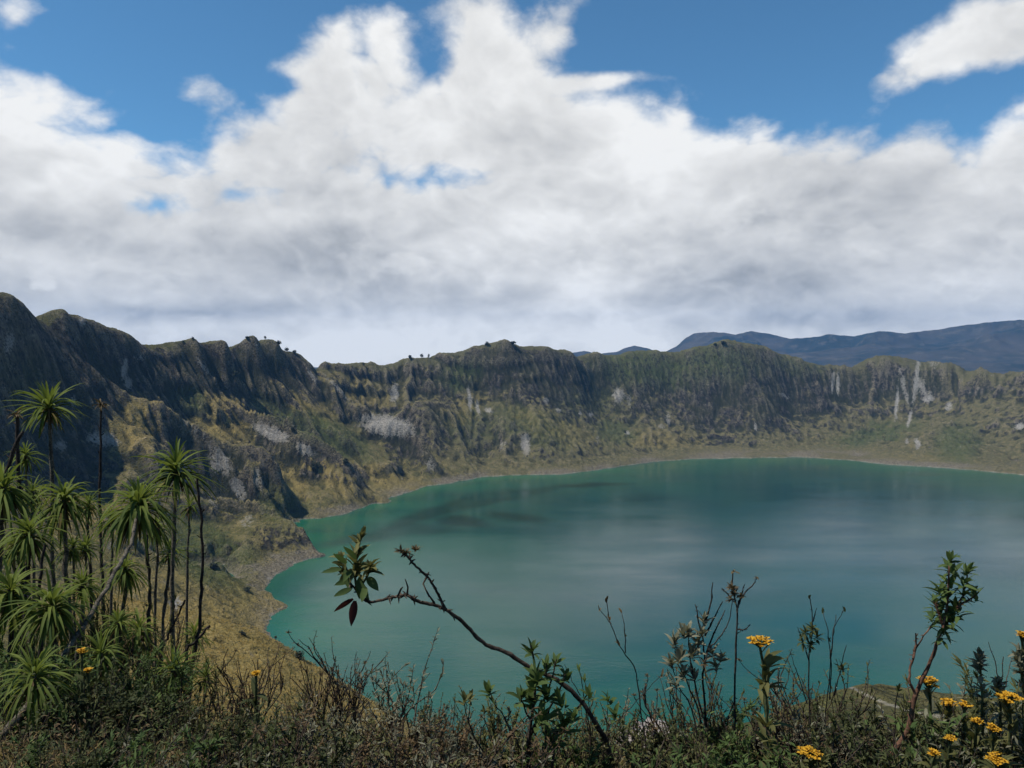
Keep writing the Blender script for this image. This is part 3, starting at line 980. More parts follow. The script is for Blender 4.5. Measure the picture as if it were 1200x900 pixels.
gx, gy = np.meshgrid(np.arange(-1200, 3600, 15.0), np.arange(380, 3300, 15.0), indexing='ij')
mz = macro(gx.ravel(), gy.ravel()).reshape(gx.shape)
nx_, ny_ = gx.shape
i = np.arange(nx_ - 1)[:, None] * ny_ + np.arange(ny_ - 1)[None, :]
Fq = np.stack([i, i + ny_, i + ny_ + 1, i + 1], -1).reshape(-1, 4)
V = np.stack([gx, gy, np.full_like(gx, LAKE)], -1).reshape(-1, 3)
ok = (mz.ravel() < LAKE + 45)[Fq].any(1)
Fq = Fq[ok]
used = np.zeros(len(V), bool)
used[Fq.ravel()] = True
mpi = np.cumsum(used) - 1
V, Fq = V[used], mpi[Fq]
me = mesh_np('lake', V, Fq)
px, py = proj(V[:, 0], V[:, 1], V[:, 2])
# distance to the shoreline
dsh = np.full(len(V), 1e9)
for a, b in zip(SHP[:-1], SHP[1:]):
    ab = (b - a)[:2]
    tt = np.clip(((V[:, :2] - a[:2]) @ ab) / (ab @ ab), 0, 1)
    q = a[:2] + tt[:, None] * ab
    dsh = np.minimum(dsh, np.hypot(*(V[:, :2] - q).T))
wob = 120 * fbm(V[:, 0] / 300, V[:, 1] / 300, 4, 401)
add_attr(me, 'shallow', np.exp(-np.maximum(dsh + wob, 0) / 330.0))
CLOUD_SHADE = [(505, 602, 70, 7, -20, .8), (560, 590, 60, 5, -10, .7), (543, 611, 32, 7, 4, 1), (605, 606, 36, 6, 6, .9), (690, 569, 50, 3.5, -3, .9), (620, 575, 60, 3, -4, .6), (760, 583, 40, 3, 0, .4), (420, 632, 60, 6, -8, .7), (500, 620, 40, 6, 0, .6)]  # cloud shadows on the lake, painted into the water colour
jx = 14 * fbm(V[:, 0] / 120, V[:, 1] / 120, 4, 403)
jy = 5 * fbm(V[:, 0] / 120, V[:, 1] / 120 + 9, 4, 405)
add_attr(me, 'cloud_shade', blobs(px + jx, py + jy, CLOUD_SHADE))
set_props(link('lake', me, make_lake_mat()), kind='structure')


# ------------------------------------------------------------------ air between the viewpoint and the mountains
def make_haze():
    m, t = new_mat('air')
    v = t.n('ShaderNodeVolumePrincipled', i_Color=(0.22, 0.52, 1.0, 1), i_Density=HAZE)
    v.inputs['Anisotropy'].default_value = 0.0
    t.n('ShaderNodeOutputMaterial', i_Volume=v.outputs[0])
    bm = bmesh.new()
    bmesh.ops.create_cube(bm, size=1)
    me = bpy.data.meshes.new('haze')
    lo, hi = Vector((-42000, -3000, -700)), Vector((42000, 20300, 1200))
    for v_ in bm.verts:
        v_.co = Vector([lo[i] + (v_.co[i] + 0.5) * (hi[i] - lo[i]) for i in range(3)])
    bm.to_mesh(me)
    bm.free()
    set_props(link('haze', me, m), kind='stuff')


HAZE = 2.1e-5
make_haze()
# ------------------------------------------------------------------ plants: materials
def leaf_mat(name, dark, light, old=(0.10, 0.075, 0.03), transl=0.30, rough=0.7, spec=0.15):
    m, t = new_mat(name)
    tone, tip = t.attr('tone'), t.attr('tip')
    pos = t.n('ShaderNodeNewGeometry').outputs['Position']
    nz = t.noise(pos, 60.0, 3, 0.6)
    c = t.mix(t.m('ADD', t.m('MULTIPLY', tone, 0.85), t.m('MULTIPLY', t.m('SUBTRACT', nz, 0.5), 0.5), clamp=True), dark, light)
    c = t.mix(t.m('MULTIPLY', t.ramp(tip, 0.75, 1.0), t.m('MULTIPLY', t.ramp(tone, 0.3, 0.7), 0.35)), c, old)
    c = t.mix(t.ramp(tone, 1.05, 1.5), c, old)          # withered leaves carry tone > 1
    p = t.n('ShaderNodeBsdfPrincipled', i_Base_Color=c, i_Roughness=rough)
    p.inputs['Specular IOR Level'].default_value = spec
    tr = t.n('ShaderNodeBsdfTranslucent', i_Color=t.mix(0.5, c, (light[0] * 1.3, light[1] * 1.3, light[2] * 0.8)))
    mx = t.n('ShaderNodeMixShader', i_0=transl, i_1=p.outputs[0], i_2=tr.outputs[0])
    t.n('ShaderNodeOutputMaterial', i_Surface=mx.outputs[0])
    return m


def bark_mat(name, dark, light, scale=90.0):
    m, t = new_mat(name)
    pos = t.n('ShaderNodeNewGeometry').outputs['Position']
    n = t.noise(pos, scale, 5, 0.65)
    n2 = t.noise(pos, scale * 0.2, 3, 0.6)
    c = t.mix(t.ramp(t.m('ADD', t.m('MULTIPLY', n, 0.6), t.m('MULTIPLY', n2, 0.4)), 0.4, 0.62), dark, light)
    p = t.n('ShaderNodeBsdfPrincipled', i_Base_Color=c, i_Roughness=0.9)
    p.inputs['Specular IOR Level'].default_value = 0.15
    b = t.n('ShaderNodeBump', i_Strength=0.8, i_Distance=0.004, i_Height=n)
    t.set(p.inputs['Normal'], b.outputs[0])
    t.n('ShaderNodeOutputMaterial', i_Surface=p.outputs[0])
    return m


ML = {
    'rosette': leaf_mat('rosette_leaf', (0.030, 0.058, 0.012), (0.165, 0.200, 0.040), (0.17, 0.13, 0.05), 0.38),
    'withered': leaf_mat('withered_leaf', (0.055, 0.038, 0.020), (0.150, 0.110, 0.055), transl=0.15),
    'green': leaf_mat('shrub_leaf_green', (0.034, 0.060, 0.018), (0.110, 0.155, 0.046), (0.12, 0.07, 0.03), 0.28),
    'dark': leaf_mat('shrub_leaf_dark', (0.024, 0.032, 0.012), (0.088, 0.098, 0.036), (0.07, 0.05, 0.02), 0.2),
    'grey': leaf_mat('shrub_leaf_grey', (0.070, 0.074, 0.044), (0.240, 0.228, 0.155), (0.17, 0.12, 0.07), 0.22),
    'brown': leaf_mat('shrub_leaf_brown', (0.048, 0.034, 0.018), (0.200, 0.130, 0.062), (0.16, 0.10, 0.05), 0.2),
    'olive': leaf_mat('shrub_leaf_olive', (0.052, 0.058, 0.020), (0.165, 0.155, 0.056), (0.16, 0.11, 0.04), 0.28),
    'red': leaf_mat('reddened_leaf', (0.040, 0.010, 0.010), (0.075, 0.022, 0.018), transl=0.2),
    'straw': leaf_mat('dry_straw', (0.10, 0.072, 0.030), (0.34, 0.25, 0.105), transl=0.25),
    'gold': leaf_mat('golden_grass_blade', (0.20, 0.140, 0.045), (0.52, 0.37, 0.13), transl=0.3),
    'petal': leaf_mat('yellow_petal', (0.42, 0.22, 0.015), (0.68, 0.39, 0.035), (0.35, 0.16, 0.02), 0.25),
}
MB_ = {
    'pale': bark_mat('pale_scarred_bark', (0.034, 0.029, 0.022), (0.150, 0.128, 0.096)),
    'dark': bark_mat('dark_bark', (0.014, 0.011, 0.010), (0.058, 0.046, 0.038)),
    'brown': bark_mat('brown_twig_bark', (0.030, 0.021, 0.016), (0.105, 0.078, 0.056)),
    'red': bark_mat('reddish_stem_bark', (0.060, 0.030, 0.020), (0.170, 0.090, 0.056)),
    'green': bark_mat('green_stem_bark', (0.040, 0.052, 0.020), (0.100, 0.115, 0.050)),
}


# ------------------------------------------------------------------ plants: geometry builder
def nrm(v):
    return v / np.maximum(np.linalg.norm(v, axis=-1, keepdims=True), 1e-9)


class MB:
    def __init__(s):
        s.V, s.F, s.T, s.P, s.n = [], [], [], [], 0

    def add(s, V, Fq, tone, tip):
        s.V.append(V)
        s.F.append(Fq + s.n)
        s.T.append(np.broadcast_to(tone, (len(V),)).astype(float))
        s.P.append(np.broadcast_to(tip, (len(V),)).astype(float))
        s.n += len(V)

    def tube(s, pts, rad, k=6, tone=0.5, knobs=0.0):
        pts = np.asarray(pts, float)
        n = len(pts)
        rad = np.broadcast_to(np.asarray(rad, float), (n,))
        tg = nrm(np.gradient(pts, axis=0))
        ref = np.array([0.31, 0.94, 0.13])
        a = nrm(np.cross(tg, ref))
        b = np.cross(tg, a)
        ang = np.arange(k) * 2 * math.pi / k
        r = rad[:, None] * (1 + knobs * (rng.random((n, k)) - 0.4))
        V = pts[:, None, :] + r[..., None] * (np.cos(ang)[None, :, None] * a[:, None, :] + np.sin(ang)[None, :, None] * b[:, None, :])
        V = V.reshape(-1, 3)
        i = np.arange(n - 1)[:, None] * k
        j = np.arange(k)[None, :]
        j2 = (j + 1) % k
        Fq = np.stack([i + j, i + j2, i + k + j2, i + k + j], -1).reshape(-1, 4)
        s.add(V, Fq, tone, 0.0)

    def leaves(s, base, d, L, wd, bend=0.5, segs=4, fold=0.3, kind='lance', tone=0.5, side=None):
        base, d = np.atleast_2d(base).astype(float), nrm(np.atleast_2d(d).astype(float))
        N = len(base)
        L = np.broadcast_to(np.asarray(L, float), (N,))
        wd = np.broadcast_to(np.asarray(wd, float), (N,))
        bend = np.broadcast_to(np.asarray(bend, float), (N,))
        tone = np.broadcast_to(np.asarray(tone, float), (N,))
        g = np.array([0, 0, -1.0])
        up = np.tile([0, 0, 1.0], (N, 1)) + rng.normal(0, 0.25, (N, 3))
        side0 = nrm(np.cross(d, up)) if side is None else np.tile(nrm(np.asarray(side, float)), (N, 1))
        p = base.copy()
        V = np.empty((N, segs + 1, 3, 3))
        tip = np.empty((N, segs + 1, 3))
        for k in range(segs + 1):
            t = k / segs
            dk = nrm(d + (bend * t * 1.6)[:, None] * g)
            side = nrm(side0 - (side0 * dk).sum(-1, keepdims=True) * dk)
            no = np.cross(side, dk)
            if kind == 'strap':
                w = min(1.0, 0.55 + 1.6 * t) * (1 - t ** 2.6) ** 0.8 + 0.02
            elif kind == 'blade':
                w = (1 - t) ** 0.7 + 0.03
            else:
                w = math.sin(math.pi * min(1, (0.06 + 0.94 * t)) ** 0.85) ** 0.85 + 0.03
            w = wd * 0.5 * w
            V[:, k, 0] = p - side * w[:, None] + no * (fold * w)[:, None]
            V[:, k, 1] = p
            V[:, k, 2] = p + side * w[:, None] + no * (fold * w)[:, None]
            tip[:, k] = t
            if k < segs:
                p = p + dk * (L / segs)[:, None]
        m = (segs + 1) * 3
        i = np.arange(N)[:, None, None] * m
        k = np.arange(segs)[None, :, None] * 3
        c = np.arange(2)[None, None, :]
        f0 = i + k + c
        Fq = np.stack([f0, f0 + 1, f0 + 4, f0 + 3], -1).reshape(-1, 4)
        s.add(V.reshape(-1, 3), Fq, np.repeat(tone, m), tip.reshape(-1))

    def build(s, name, mat, parent=None, loc=(0, 0, 0)):
        V = np.concatenate(s.V) - np.asarray(loc)
        me = mesh_np(name, V, np.concatenate(s.F))
        add_attr(me, 'tone', np.concatenate(s.T))
        add_attr(me, 'tip', np.concatenate(s.P))
        return link(name, me, mat, parent)


def thing(name, label, cat, loc=(0, 0, 0), group=None):
    o = bpy.data.objects.new(name, None)
    o.empty_display_size = 0.2
    COL.objects.link(o)
    o.location = loc
    return set_props(o, label, cat, group)


def smooth_path(pts, n=None):
    """Catmull-Rom through the points"""
    pts = np.asarray(pts, float)
    q = np.concatenate([[2 * pts[0] - pts[1]], pts, [2 * pts[-1] - pts[-2]]])
    out = []
    m = n or 4
    for i in range(len(pts) - 1):
        a, b, c, d = q[i:i + 4]
        for k in range(m):
            t = k / m
            out.append(0.5 * ((2 * b) + (c - a) * t + (2 * a - 5 * b + 4 * c - d) * t * t + (3 * b - a - 3 * c + d) * t ** 3))
    out.append(pts[-1])
    return np.array(out)


def wob(pts, amp):
    pts = np.array(pts)
    j = rng.normal(0, amp, pts.shape)
    j[0] = 0
    return pts + j


def ground_base(px, D, sink=0.03):
    x = (px - W / 2) / F * D
    return np.array([x, D, height1(x, D) - sink])


def path3(L, D0, D1=None):
    """stem given top-down in picture columns/rows at its own distance -> 3-D points from the ground up"""
    L = list(L)[::-1]
    n = len(L)
    D1 = D0 if D1 is None else D1
    # D1 = distance at the foot, D0 = at the tip
    p = [P(a, b, D1 + (D0 - D1) * i / max(1, n - 1)) for i, (a, b) in enumerate(L)]
    g = height1(p[0][0], p[0][1]) - 0.03
    if p[0][2] > g + 0.02:
        q = p[0].copy()
        q[2] = g
        q[0] += rng.normal(0, 0.02)
        p = [q] + p
    return np.array(p)


def rand_dir(n, lo=-1.0, hi=1.0):
    z = rng.uniform(lo, hi, n)
    a = rng.uniform(0, 2 * math.pi, n)
    r = np.sqrt(1 - z * z)
    return np.stack([r * np.cos(a), r * np.sin(a), z], -1)


# ------------------------------------------------------------------ rosette plants on tall scarred stems
def crown(mb, c, axis, Rl, n, droop, width, old=0.12):
    axis = axis / np.linalg.norm(axis)
    a = nrm(np.cross(axis, [0.3, 0.9, 0.1]))
    b = np.cross(axis, a)
    i = np.arange(n)
    t = (i + 0.5) / n                                   # 0 youngest .. 1 oldest
    ph = i * 2.39996 + rng.normal(0, 0.15, n)
    inc = R(14) + (t ** 0.7) * R(72 + 48 * droop) + rng.normal(0, 0.17, n)
    d = np.cos(inc)[:, None] * axis + np.sin(inc)[:, None] * (np.cos(ph)[:, None] * a + np.sin(ph)[:, None] * b)
    L = 1.12 * Rl * (0.55 + 0.75 * np.sin(np.clip(t * 1.25 + 0.22, 0, 1.4) * 1.6) ** 1.2) * rng.uniform(0.65, 1.2, n)
    bs = c - axis * (t * Rl * 0.32)[:, None] + d * 0.01
    tone = np.clip(0.95 - 0.75 * t + rng.normal(0, 0.22, n), 0, 1)
    tone = np.where((t > 0.8) & (rng.random(n) < old * 4), 1.0 + rng.random(n) * 0.6, tone)
    mb.leaves(bs, d, L, width * rng.uniform(0.8, 1.15, n), bend=(0.45 + 1.05 * droop) * (0.45 + 0.9 * t) * rng.uniform(0.5, 1.7, n), segs=7, fold=0.35, kind='strap', tone=tone)


def rosette_plant(label, stem_px, D, Rpx, droop, D1=None, n=52, rpx=3.2, bark='pale', skirt=True, mat='rosette', name='rosette_plant'):
    pts = smooth_path(path3(stem_px, D, D1), 6)
    base = pts[0].copy()
    e = thing(name, label, 'rosette plant', base, 'rosette plants on tall stems on the left')
    L = len(pts)
    m = MB()
    m.tube(wob(pts, 0.003), np.linspace(1.25, 0.85, L) * 0.72 * rpx / F * D, 7, knobs=0.45)
    m.build('stem', MB_[bark], e, base)
    axis = nrm(pts[-1] - pts[-4]) * 0.5 + np.array([0, 0, 0.6])
    Rl = 0.92 * Rpx / F * D
    m = MB()
    crown(m, pts[-1], axis, Rl, int(n * 1.7), droop, Rl * 0.095)
    m.build('leaf_rosette', ML[mat], e, base)
    if skirt:
        m = MB()
        k = 26
        d = rand_dir(k, -0.9, -0.3)
        t = rng.uniform(0.05, 0.45, k)
        m.leaves(pts[-1] - axis * (t * Rl)[:, None], d, Rl * rng.uniform(0.4, 0.9, k), Rl * 0.07, bend=0.9, segs=4, fold=0.6, kind='strap', tone=rng.random(k))
        m.build('withered_leaf_skirt', ML['withered'], e, base)
    return e


RP = [
    ('tallest rosette plant, its bright green crown standing alone above the others at upper left', [(57, 474), (59, 515), (61, 560), (60, 640), (66, 740)], 6.0, 37, 0.30, None, 46, 3.0),
    ('rosette plant with full drooping crown, right of the tall bare stem at the left edge', [(75, 583), (76, 620), (78, 680), (84, 760)], 5.5, 40, 0.75, None, 58, 3.4),
    ('largest drooping crown, carried by the long pale trunk that leans across the lower left', [(162, 588), (158, 618), (150, 646), (136, 668), (112, 712), (84, 754), (54, 797), (22, 838), (-8, 872), (-40, 905)], 5.0, 52, 0.80, 2.7, 74, 2.7),
    ('rosette plant with spreading crown, rightmost and just behind the largest crown', [(206, 548), (205, 590), (203, 640), (202, 720)], 5.8, 42, 0.50, None, 54, 3.0),
    ('bright rosette plant low down in the middle of the left thicket, leaves hanging', [(60, 708), (62, 745), (60, 800), (50, 870)], 3.8, 48, 0.72, None, 64, 4.2),
    ('small crowned rosette plant between the two big drooping crowns', [(104, 590), (103, 620), (105, 660), (108, 730)], 6.6, 22, 0.50, None, 34, 2.2),
    ('drooping rosette plant cut by the left edge of the picture', [(4, 570), (3, 610), (0, 660), (-8, 780)], 5.0, 44, 0.85, None, 56, 3.6),
    ('rosette plant with leaves folded down like a closed umbrella, beside the crossing bare stems', [(163, 736), (164, 770), (160, 830)], 4.8, 32, 0.95, None, 44, 3.0),
    ('low rosette plant nearly at the ground, lowest and rightmost of the rosettes', [(203, 782), (200, 810), (196, 840)], 4.4, 32, 0.28, None, 44, 3.0),
    ('small flat-topped young rosette plant below the two big crowns', [(100, 640), (101, 665), (99, 700), (98, 750)], 6.4, 22, 0.22, None, 32, 2.0),
    ('rosette plant with leaves hanging beside the bend of the leaning pale trunk', [(146, 664), (146, 700), (140, 770)], 5.3, 30, 0.85, None, 44, 2.8),
    ('sparse olive rosette plant below the rightmost crown', [(199, 644), (197, 680), (190, 745)], 6.2, 25, 0.40, None, 24, 2.4),
    ('dark shaded rosette plant under the drooping crown near the left edge', [(34, 622), (33, 660), (28, 760)], 4.7, 40, 0.65, None, 50, 3.2),
    ('large dark rosette plant low at the left edge', [(12, 690), (14, 740), (10, 840)], 3.9, 46, 0.75, None, 54, 4.0),
    ('rosette plant half hidden behind the bright low one', [(96, 684), (96, 720), (90, 800)], 4.6, 30, 0.6, None, 40, 3.0),
    ('rosette plant with short leaves at the foot of the leaning trunk', [(118, 765), (116, 800), (110, 850)], 3.7, 34, 0.55, None, 44, 3.2),
    ('shaded rosette plant at the bottom left corner', [(40, 790), (40, 830), (36, 890)], 3.0, 48, 0.6, None, 52, 4.0),
    ('pale green rosette plant between the folded and the low rosette', [(228, 742), (226, 775), (222, 830)], 5.4, 22, 0.5, None, 34, 2.2),
    ('lower crown tucked under the tallest plant, yellowish green', [(38, 575), (38, 610), (40, 700)], 6.8, 24, 0.6, None, 36, 2.4),
]
RP += [
    ('slim rosette plant between the tallest crown and the left edge', [(30, 532), (31, 570), (33, 640)], 6.6, 22, 0.6, None, 34, 2.0),
    ('slim rosette plant just left of the largest crown, half behind it', [(132, 606), (131, 650), (130, 720)], 6.2, 24, 0.7, None, 34, 2.0),
    ('small pale rosette plant behind the rightmost crown, on its right side', [(222, 592), (221, 630), (219, 700)], 6.9, 17, 0.5, None, 28, 1.8),
    ('small drooping rosette plant right under the rightmost crown', [(184, 616), (184, 660), (182, 730)], 6.0, 22, 0.9, None, 36, 2.0),
    ('yellowish rosette plant in the second row at the left edge', [(16, 640), (17, 690), (16, 770)], 5.2, 28, 0.7, None, 40, 2.4),
    ('small rosette plant in the shade between the bright low crown and the leaning trunk', [(86, 640), (87, 690), (88, 760)], 5.6, 22, 0.75, None, 36, 2.0),
    ('short rosette plant at the foot of the long bare stem', [(242, 792), (240, 815), (236, 850)], 4.6, 22, 0.4, None, 34, 2.2),
    ('young rosette plant in front of the folded one', [(138, 728), (138, 765), (134, 820)], 4.4, 24, 0.55, None, 36, 2.2),
]
for k_, (lab, st, D, Rp, dr, D1, n, rp) in enumerate(RP):
    rosette_plant(lab, st, D, Rp, dr, D1, n, rp, bark='dark' if k_ in (12, 13, 5) else 'pale')


# bare flowering stems left standing among them
def bare_stem(label, stem_px, D, rpx=1.8, head=0, D1=None):
    pts = smooth_path(path3(stem_px, D, D1), 5)
    base = pts[0].copy()
    e = thing('dead_plant', label, 'dead plant', base, 'bare dead stems among the rosette plants')
    m = MB()
    m.tube(wob(pts, 0.004), np.linspace(1.3, 0.7, len(pts)) * rpx / F * D, 6, knobs=0.5)
    for q in range(10):
        i = rng.integers(len(pts) // 4, len(pts) - 1)
        d = rand_dir(1, -0.1, 0.7)[0]
        m.tube([pts[i], pts[i] + d * 0.02, pts[i] + d * 0.035 + [0, 0, 0.01]], np.array([0.5, 0.4, 0.2]) * rpx / F * D, 4)
    m.build('stalk', MB_['dark'], e, base)
    if head:
        m = MB()
        d = rand_dir(22, -0.6, 0.9)
        m.leaves(np.tile(pts[-1], (22, 1)), d, head / F * D * rng.uniform(0.5, 1.1, 22), head / F * D * 0.16, bend=0.6, segs=4, fold=0.5, kind='strap', tone=rng.random(22))
        m.build('withered_head', ML['withered'], e, base)
    return e


bare_stem('tall bare dead stem with a withered tuft, at the far left beside the tallest crown', [(19, 486), (21, 540), (26, 600), (27, 680), (24, 760)], 5.6, 2.6, 16)
bare_stem('thin stem with a withered brown head, fading into the dark cliff behind', [(118, 474), (118, 520), (117, 580), (119, 650), (122, 730)], 7.5, 1.6, 13)
bare_stem('long bare dark stem, rightmost of the thicket, standing against the olive slope', [(231, 561), (236, 610), (237, 660), (235, 715), (229, 765), (222, 800)], 5.0, 1.9)
bare_stem('dark stem leaning to the right and crossing the long upright one', [(245, 733), (228, 752), (212, 770), (190, 800)], 4.7, 1.8)
bare_stem('short dark stem leaning right, in front of the pale rock', [(217, 704), (208, 722), (196, 748), (188, 775)], 5.0, 1.4)
bare_stem('upright dark stem between the largest and the rightmost crown', [(171, 612), (173, 650), (175, 700), (174, 760)], 5.6, 1.9)
bare_stem('leaning dark stem rising to the left edge under the tall withered one', [(26, 505), (10, 545), (-8, 590), (-30, 650)], 5.2, 2.6)
bare_stem('curved dark stem in the shaded heart of the left thicket', [(52, 640), (46, 690), (50, 740), (48, 800)], 4.4, 2.2)


# ------------------------------------------------------------------ shrubs
def grow(rs, base, d, L, r, depth, out, spread=0.6, kids=(3, 5), up=0.25):
    n = 5
    p = np.array(base, float)
    pts = [p.copy()]
    d = np.array(d, float)
    for k in range(n):
        d = d + rs.normal(0, 0.14, 3) + np.array([0, 0, up * 0.3])
        d /= np.linalg.norm(d)
        p = p + d * (L / n)
        pts.append(p.copy())
    out.append((np.array(pts), r, depth))
    if depth > 0:
        for k in range(rs.integers(*kids)):
            i = rs.integers(2, n + 1)
            nd = d + rs.normal(0, spread, 3)
            nd[2] += up
            nd /= np.linalg.norm(nd)
            grow(rs, pts[i], nd, L * rs.uniform(0.45, 0.75), r * 0.62, depth - 1, out, spread, kids, up)


def shrub(name, label, cat, seed, mat, bark, h=0.6, stems=7, spread=0.55, leafL=0.02, leafW=0.007, per=16, depth=2, dens=1.0, heads=None, seglen=0.55, up=0.30, tonebias=0.0):
    """a shrub about h metres tall, standing on its own origin"""
    rs = np.random.default_rng(seed)
    out = []
    for k in range(stems):
        a = rs.uniform(0, 6.28)
        tilt = rs.uniform(0.1, 0.75) * spread * 1.3
        d = np.array([math.cos(a) * tilt, math.sin(a) * tilt, 1.0])
        grow(rs, np.array([math.cos(a), math.sin(a), 0]) * 0.03 * h, d / np.linalg.norm(d), h * seglen * rs.uniform(0.8, 1.15), 0.0085 * h, depth, out, spread, (2, 5), up)
    e = thing(name, label, cat)
    m = MB()
    for pts, r, dp in out:
        m.tube(pts, np.linspace(r, r * 0.55, len(pts)), 4 if dp == 0 else 5, knobs=0.3)
    m.build('branches', MB_[bark], e)
    lf = MB()
    B, Dv = [], []
    for pts, r, dp in out:
        if dp <= 1:
            k = max(1, int(per * dens * (1.0 if dp == 0 else 0.5)))
            t = rs.uniform(0.15 if dp == 0 else 0.5, 1, k) * (len(pts) - 1)
            i = np.minimum(t.astype(int), len(pts) - 2)
            f = (t - i)[:, None]
            B.append(pts[i] * (1 - f) + pts[i + 1] * f)
            ax = nrm(pts[i + 1] - pts[i])
            Dv.append(nrm(ax * 0.7 + rs.normal(0, 0.62, (k, 3)) + np.array([0, 0, 0.2])))
    B, Dv = np.concatenate(B), np.concatenate(Dv)
    n = len(B)
    lf.leaves(B, Dv, leafL * rs.uniform(0.6, 1.3, n), leafW * rs.uniform(0.7, 1.2, n), bend=rs.uniform(0, 0.5, n), segs=2, fold=0.35, tone=np.clip(rs.normal(0.45 + tonebias, 0.28, n), 0, 1))
    lf.build('foliage', ML[mat], e)
    if heads:
        tips = [pts[-1] for pts, r, dp in out if dp == 0]
        rs.shuffle(tips)
        for q in tips[:heads]:
            hm = MB()
            dd = rand_dir(14, 0.0, 1.0)
            hm.leaves(np.tile(q, (14, 1)), dd, 0.014, 0.004, bend=0.1, segs=2, tone=rs.random(14))
            hm.build('seed_head', ML['withered'], e)
    return e


def copy_tree(o, parent=None):
    c = o.copy()
    COL.objects.link(c)
    c.parent = parent
    for ch in o.children:
        copy_tree(ch, c)
    return c


SHRUB_KIND = {
    'dark': [dict(seed=11, mat='dark', bark='dark', h=0.6, leafL=0.026, leafW=0.008, per=26, stems=9), dict(seed=12, mat='green', bark='dark', h=0.6, leafL=0.032, leafW=0.008, per=20, stems=9)],
    'grey': [dict(seed=21, mat='grey', bark='brown', h=0.6, leafL=0.019, leafW=0.007, per=22, stems=9), dict(seed=22, mat='grey', bark='brown', h=0.6, leafL=0.024, leafW=0.007, per=16, stems=9, spread=0.45)],
    'twig': [dict(seed=31, mat='brown', bark='dark', h=0.6, leafL=0.016, leafW=0.005, per=7, stems=11, spread=0.45, heads=14, up=0.45), dict(seed=32, mat='olive', bark='brown', h=0.6, leafL=0.020, leafW=0.006, per=9, stems=11, spread=0.4, up=0.5)],
    'brown': [dict(seed=41, mat='brown', bark='brown', h=0.6, leafL=0.017, leafW=0.007, per=18, stems=8), dict(seed=42, mat='olive', bark='brown', h=0.6, leafL=0.020, leafW=0.008, per=16, stems=8)],
    'green': [dict(seed=51, mat='green', bark='brown', h=0.6, leafL=0.040, leafW=0.013, per=10, stems=7, spread=0.45), dict(seed=52, mat='olive', bark='green', h=0.6, leafL=0.034, leafW=0.010, per=12, stems=8, spread=0.4)],
}
SHRUB_KIND['olive'] = [dict(seed=61, mat='olive', bark='brown', h=0.6, leafL=0.026, leafW=0.008, per=16, stems=9, spread=0.45)]
SH_NAME = {'olive': ('olive_shrub', 'shrub'), 'dark': ('leafy_shrub', 'shrub'), 'grey': ('grey_shrub', 'shrub'), 'twig': ('twiggy_shrub', 'shrub'), 'brown': ('brown_shrub', 'shrub'), 'green': ('green_shrub', 'shrub')}
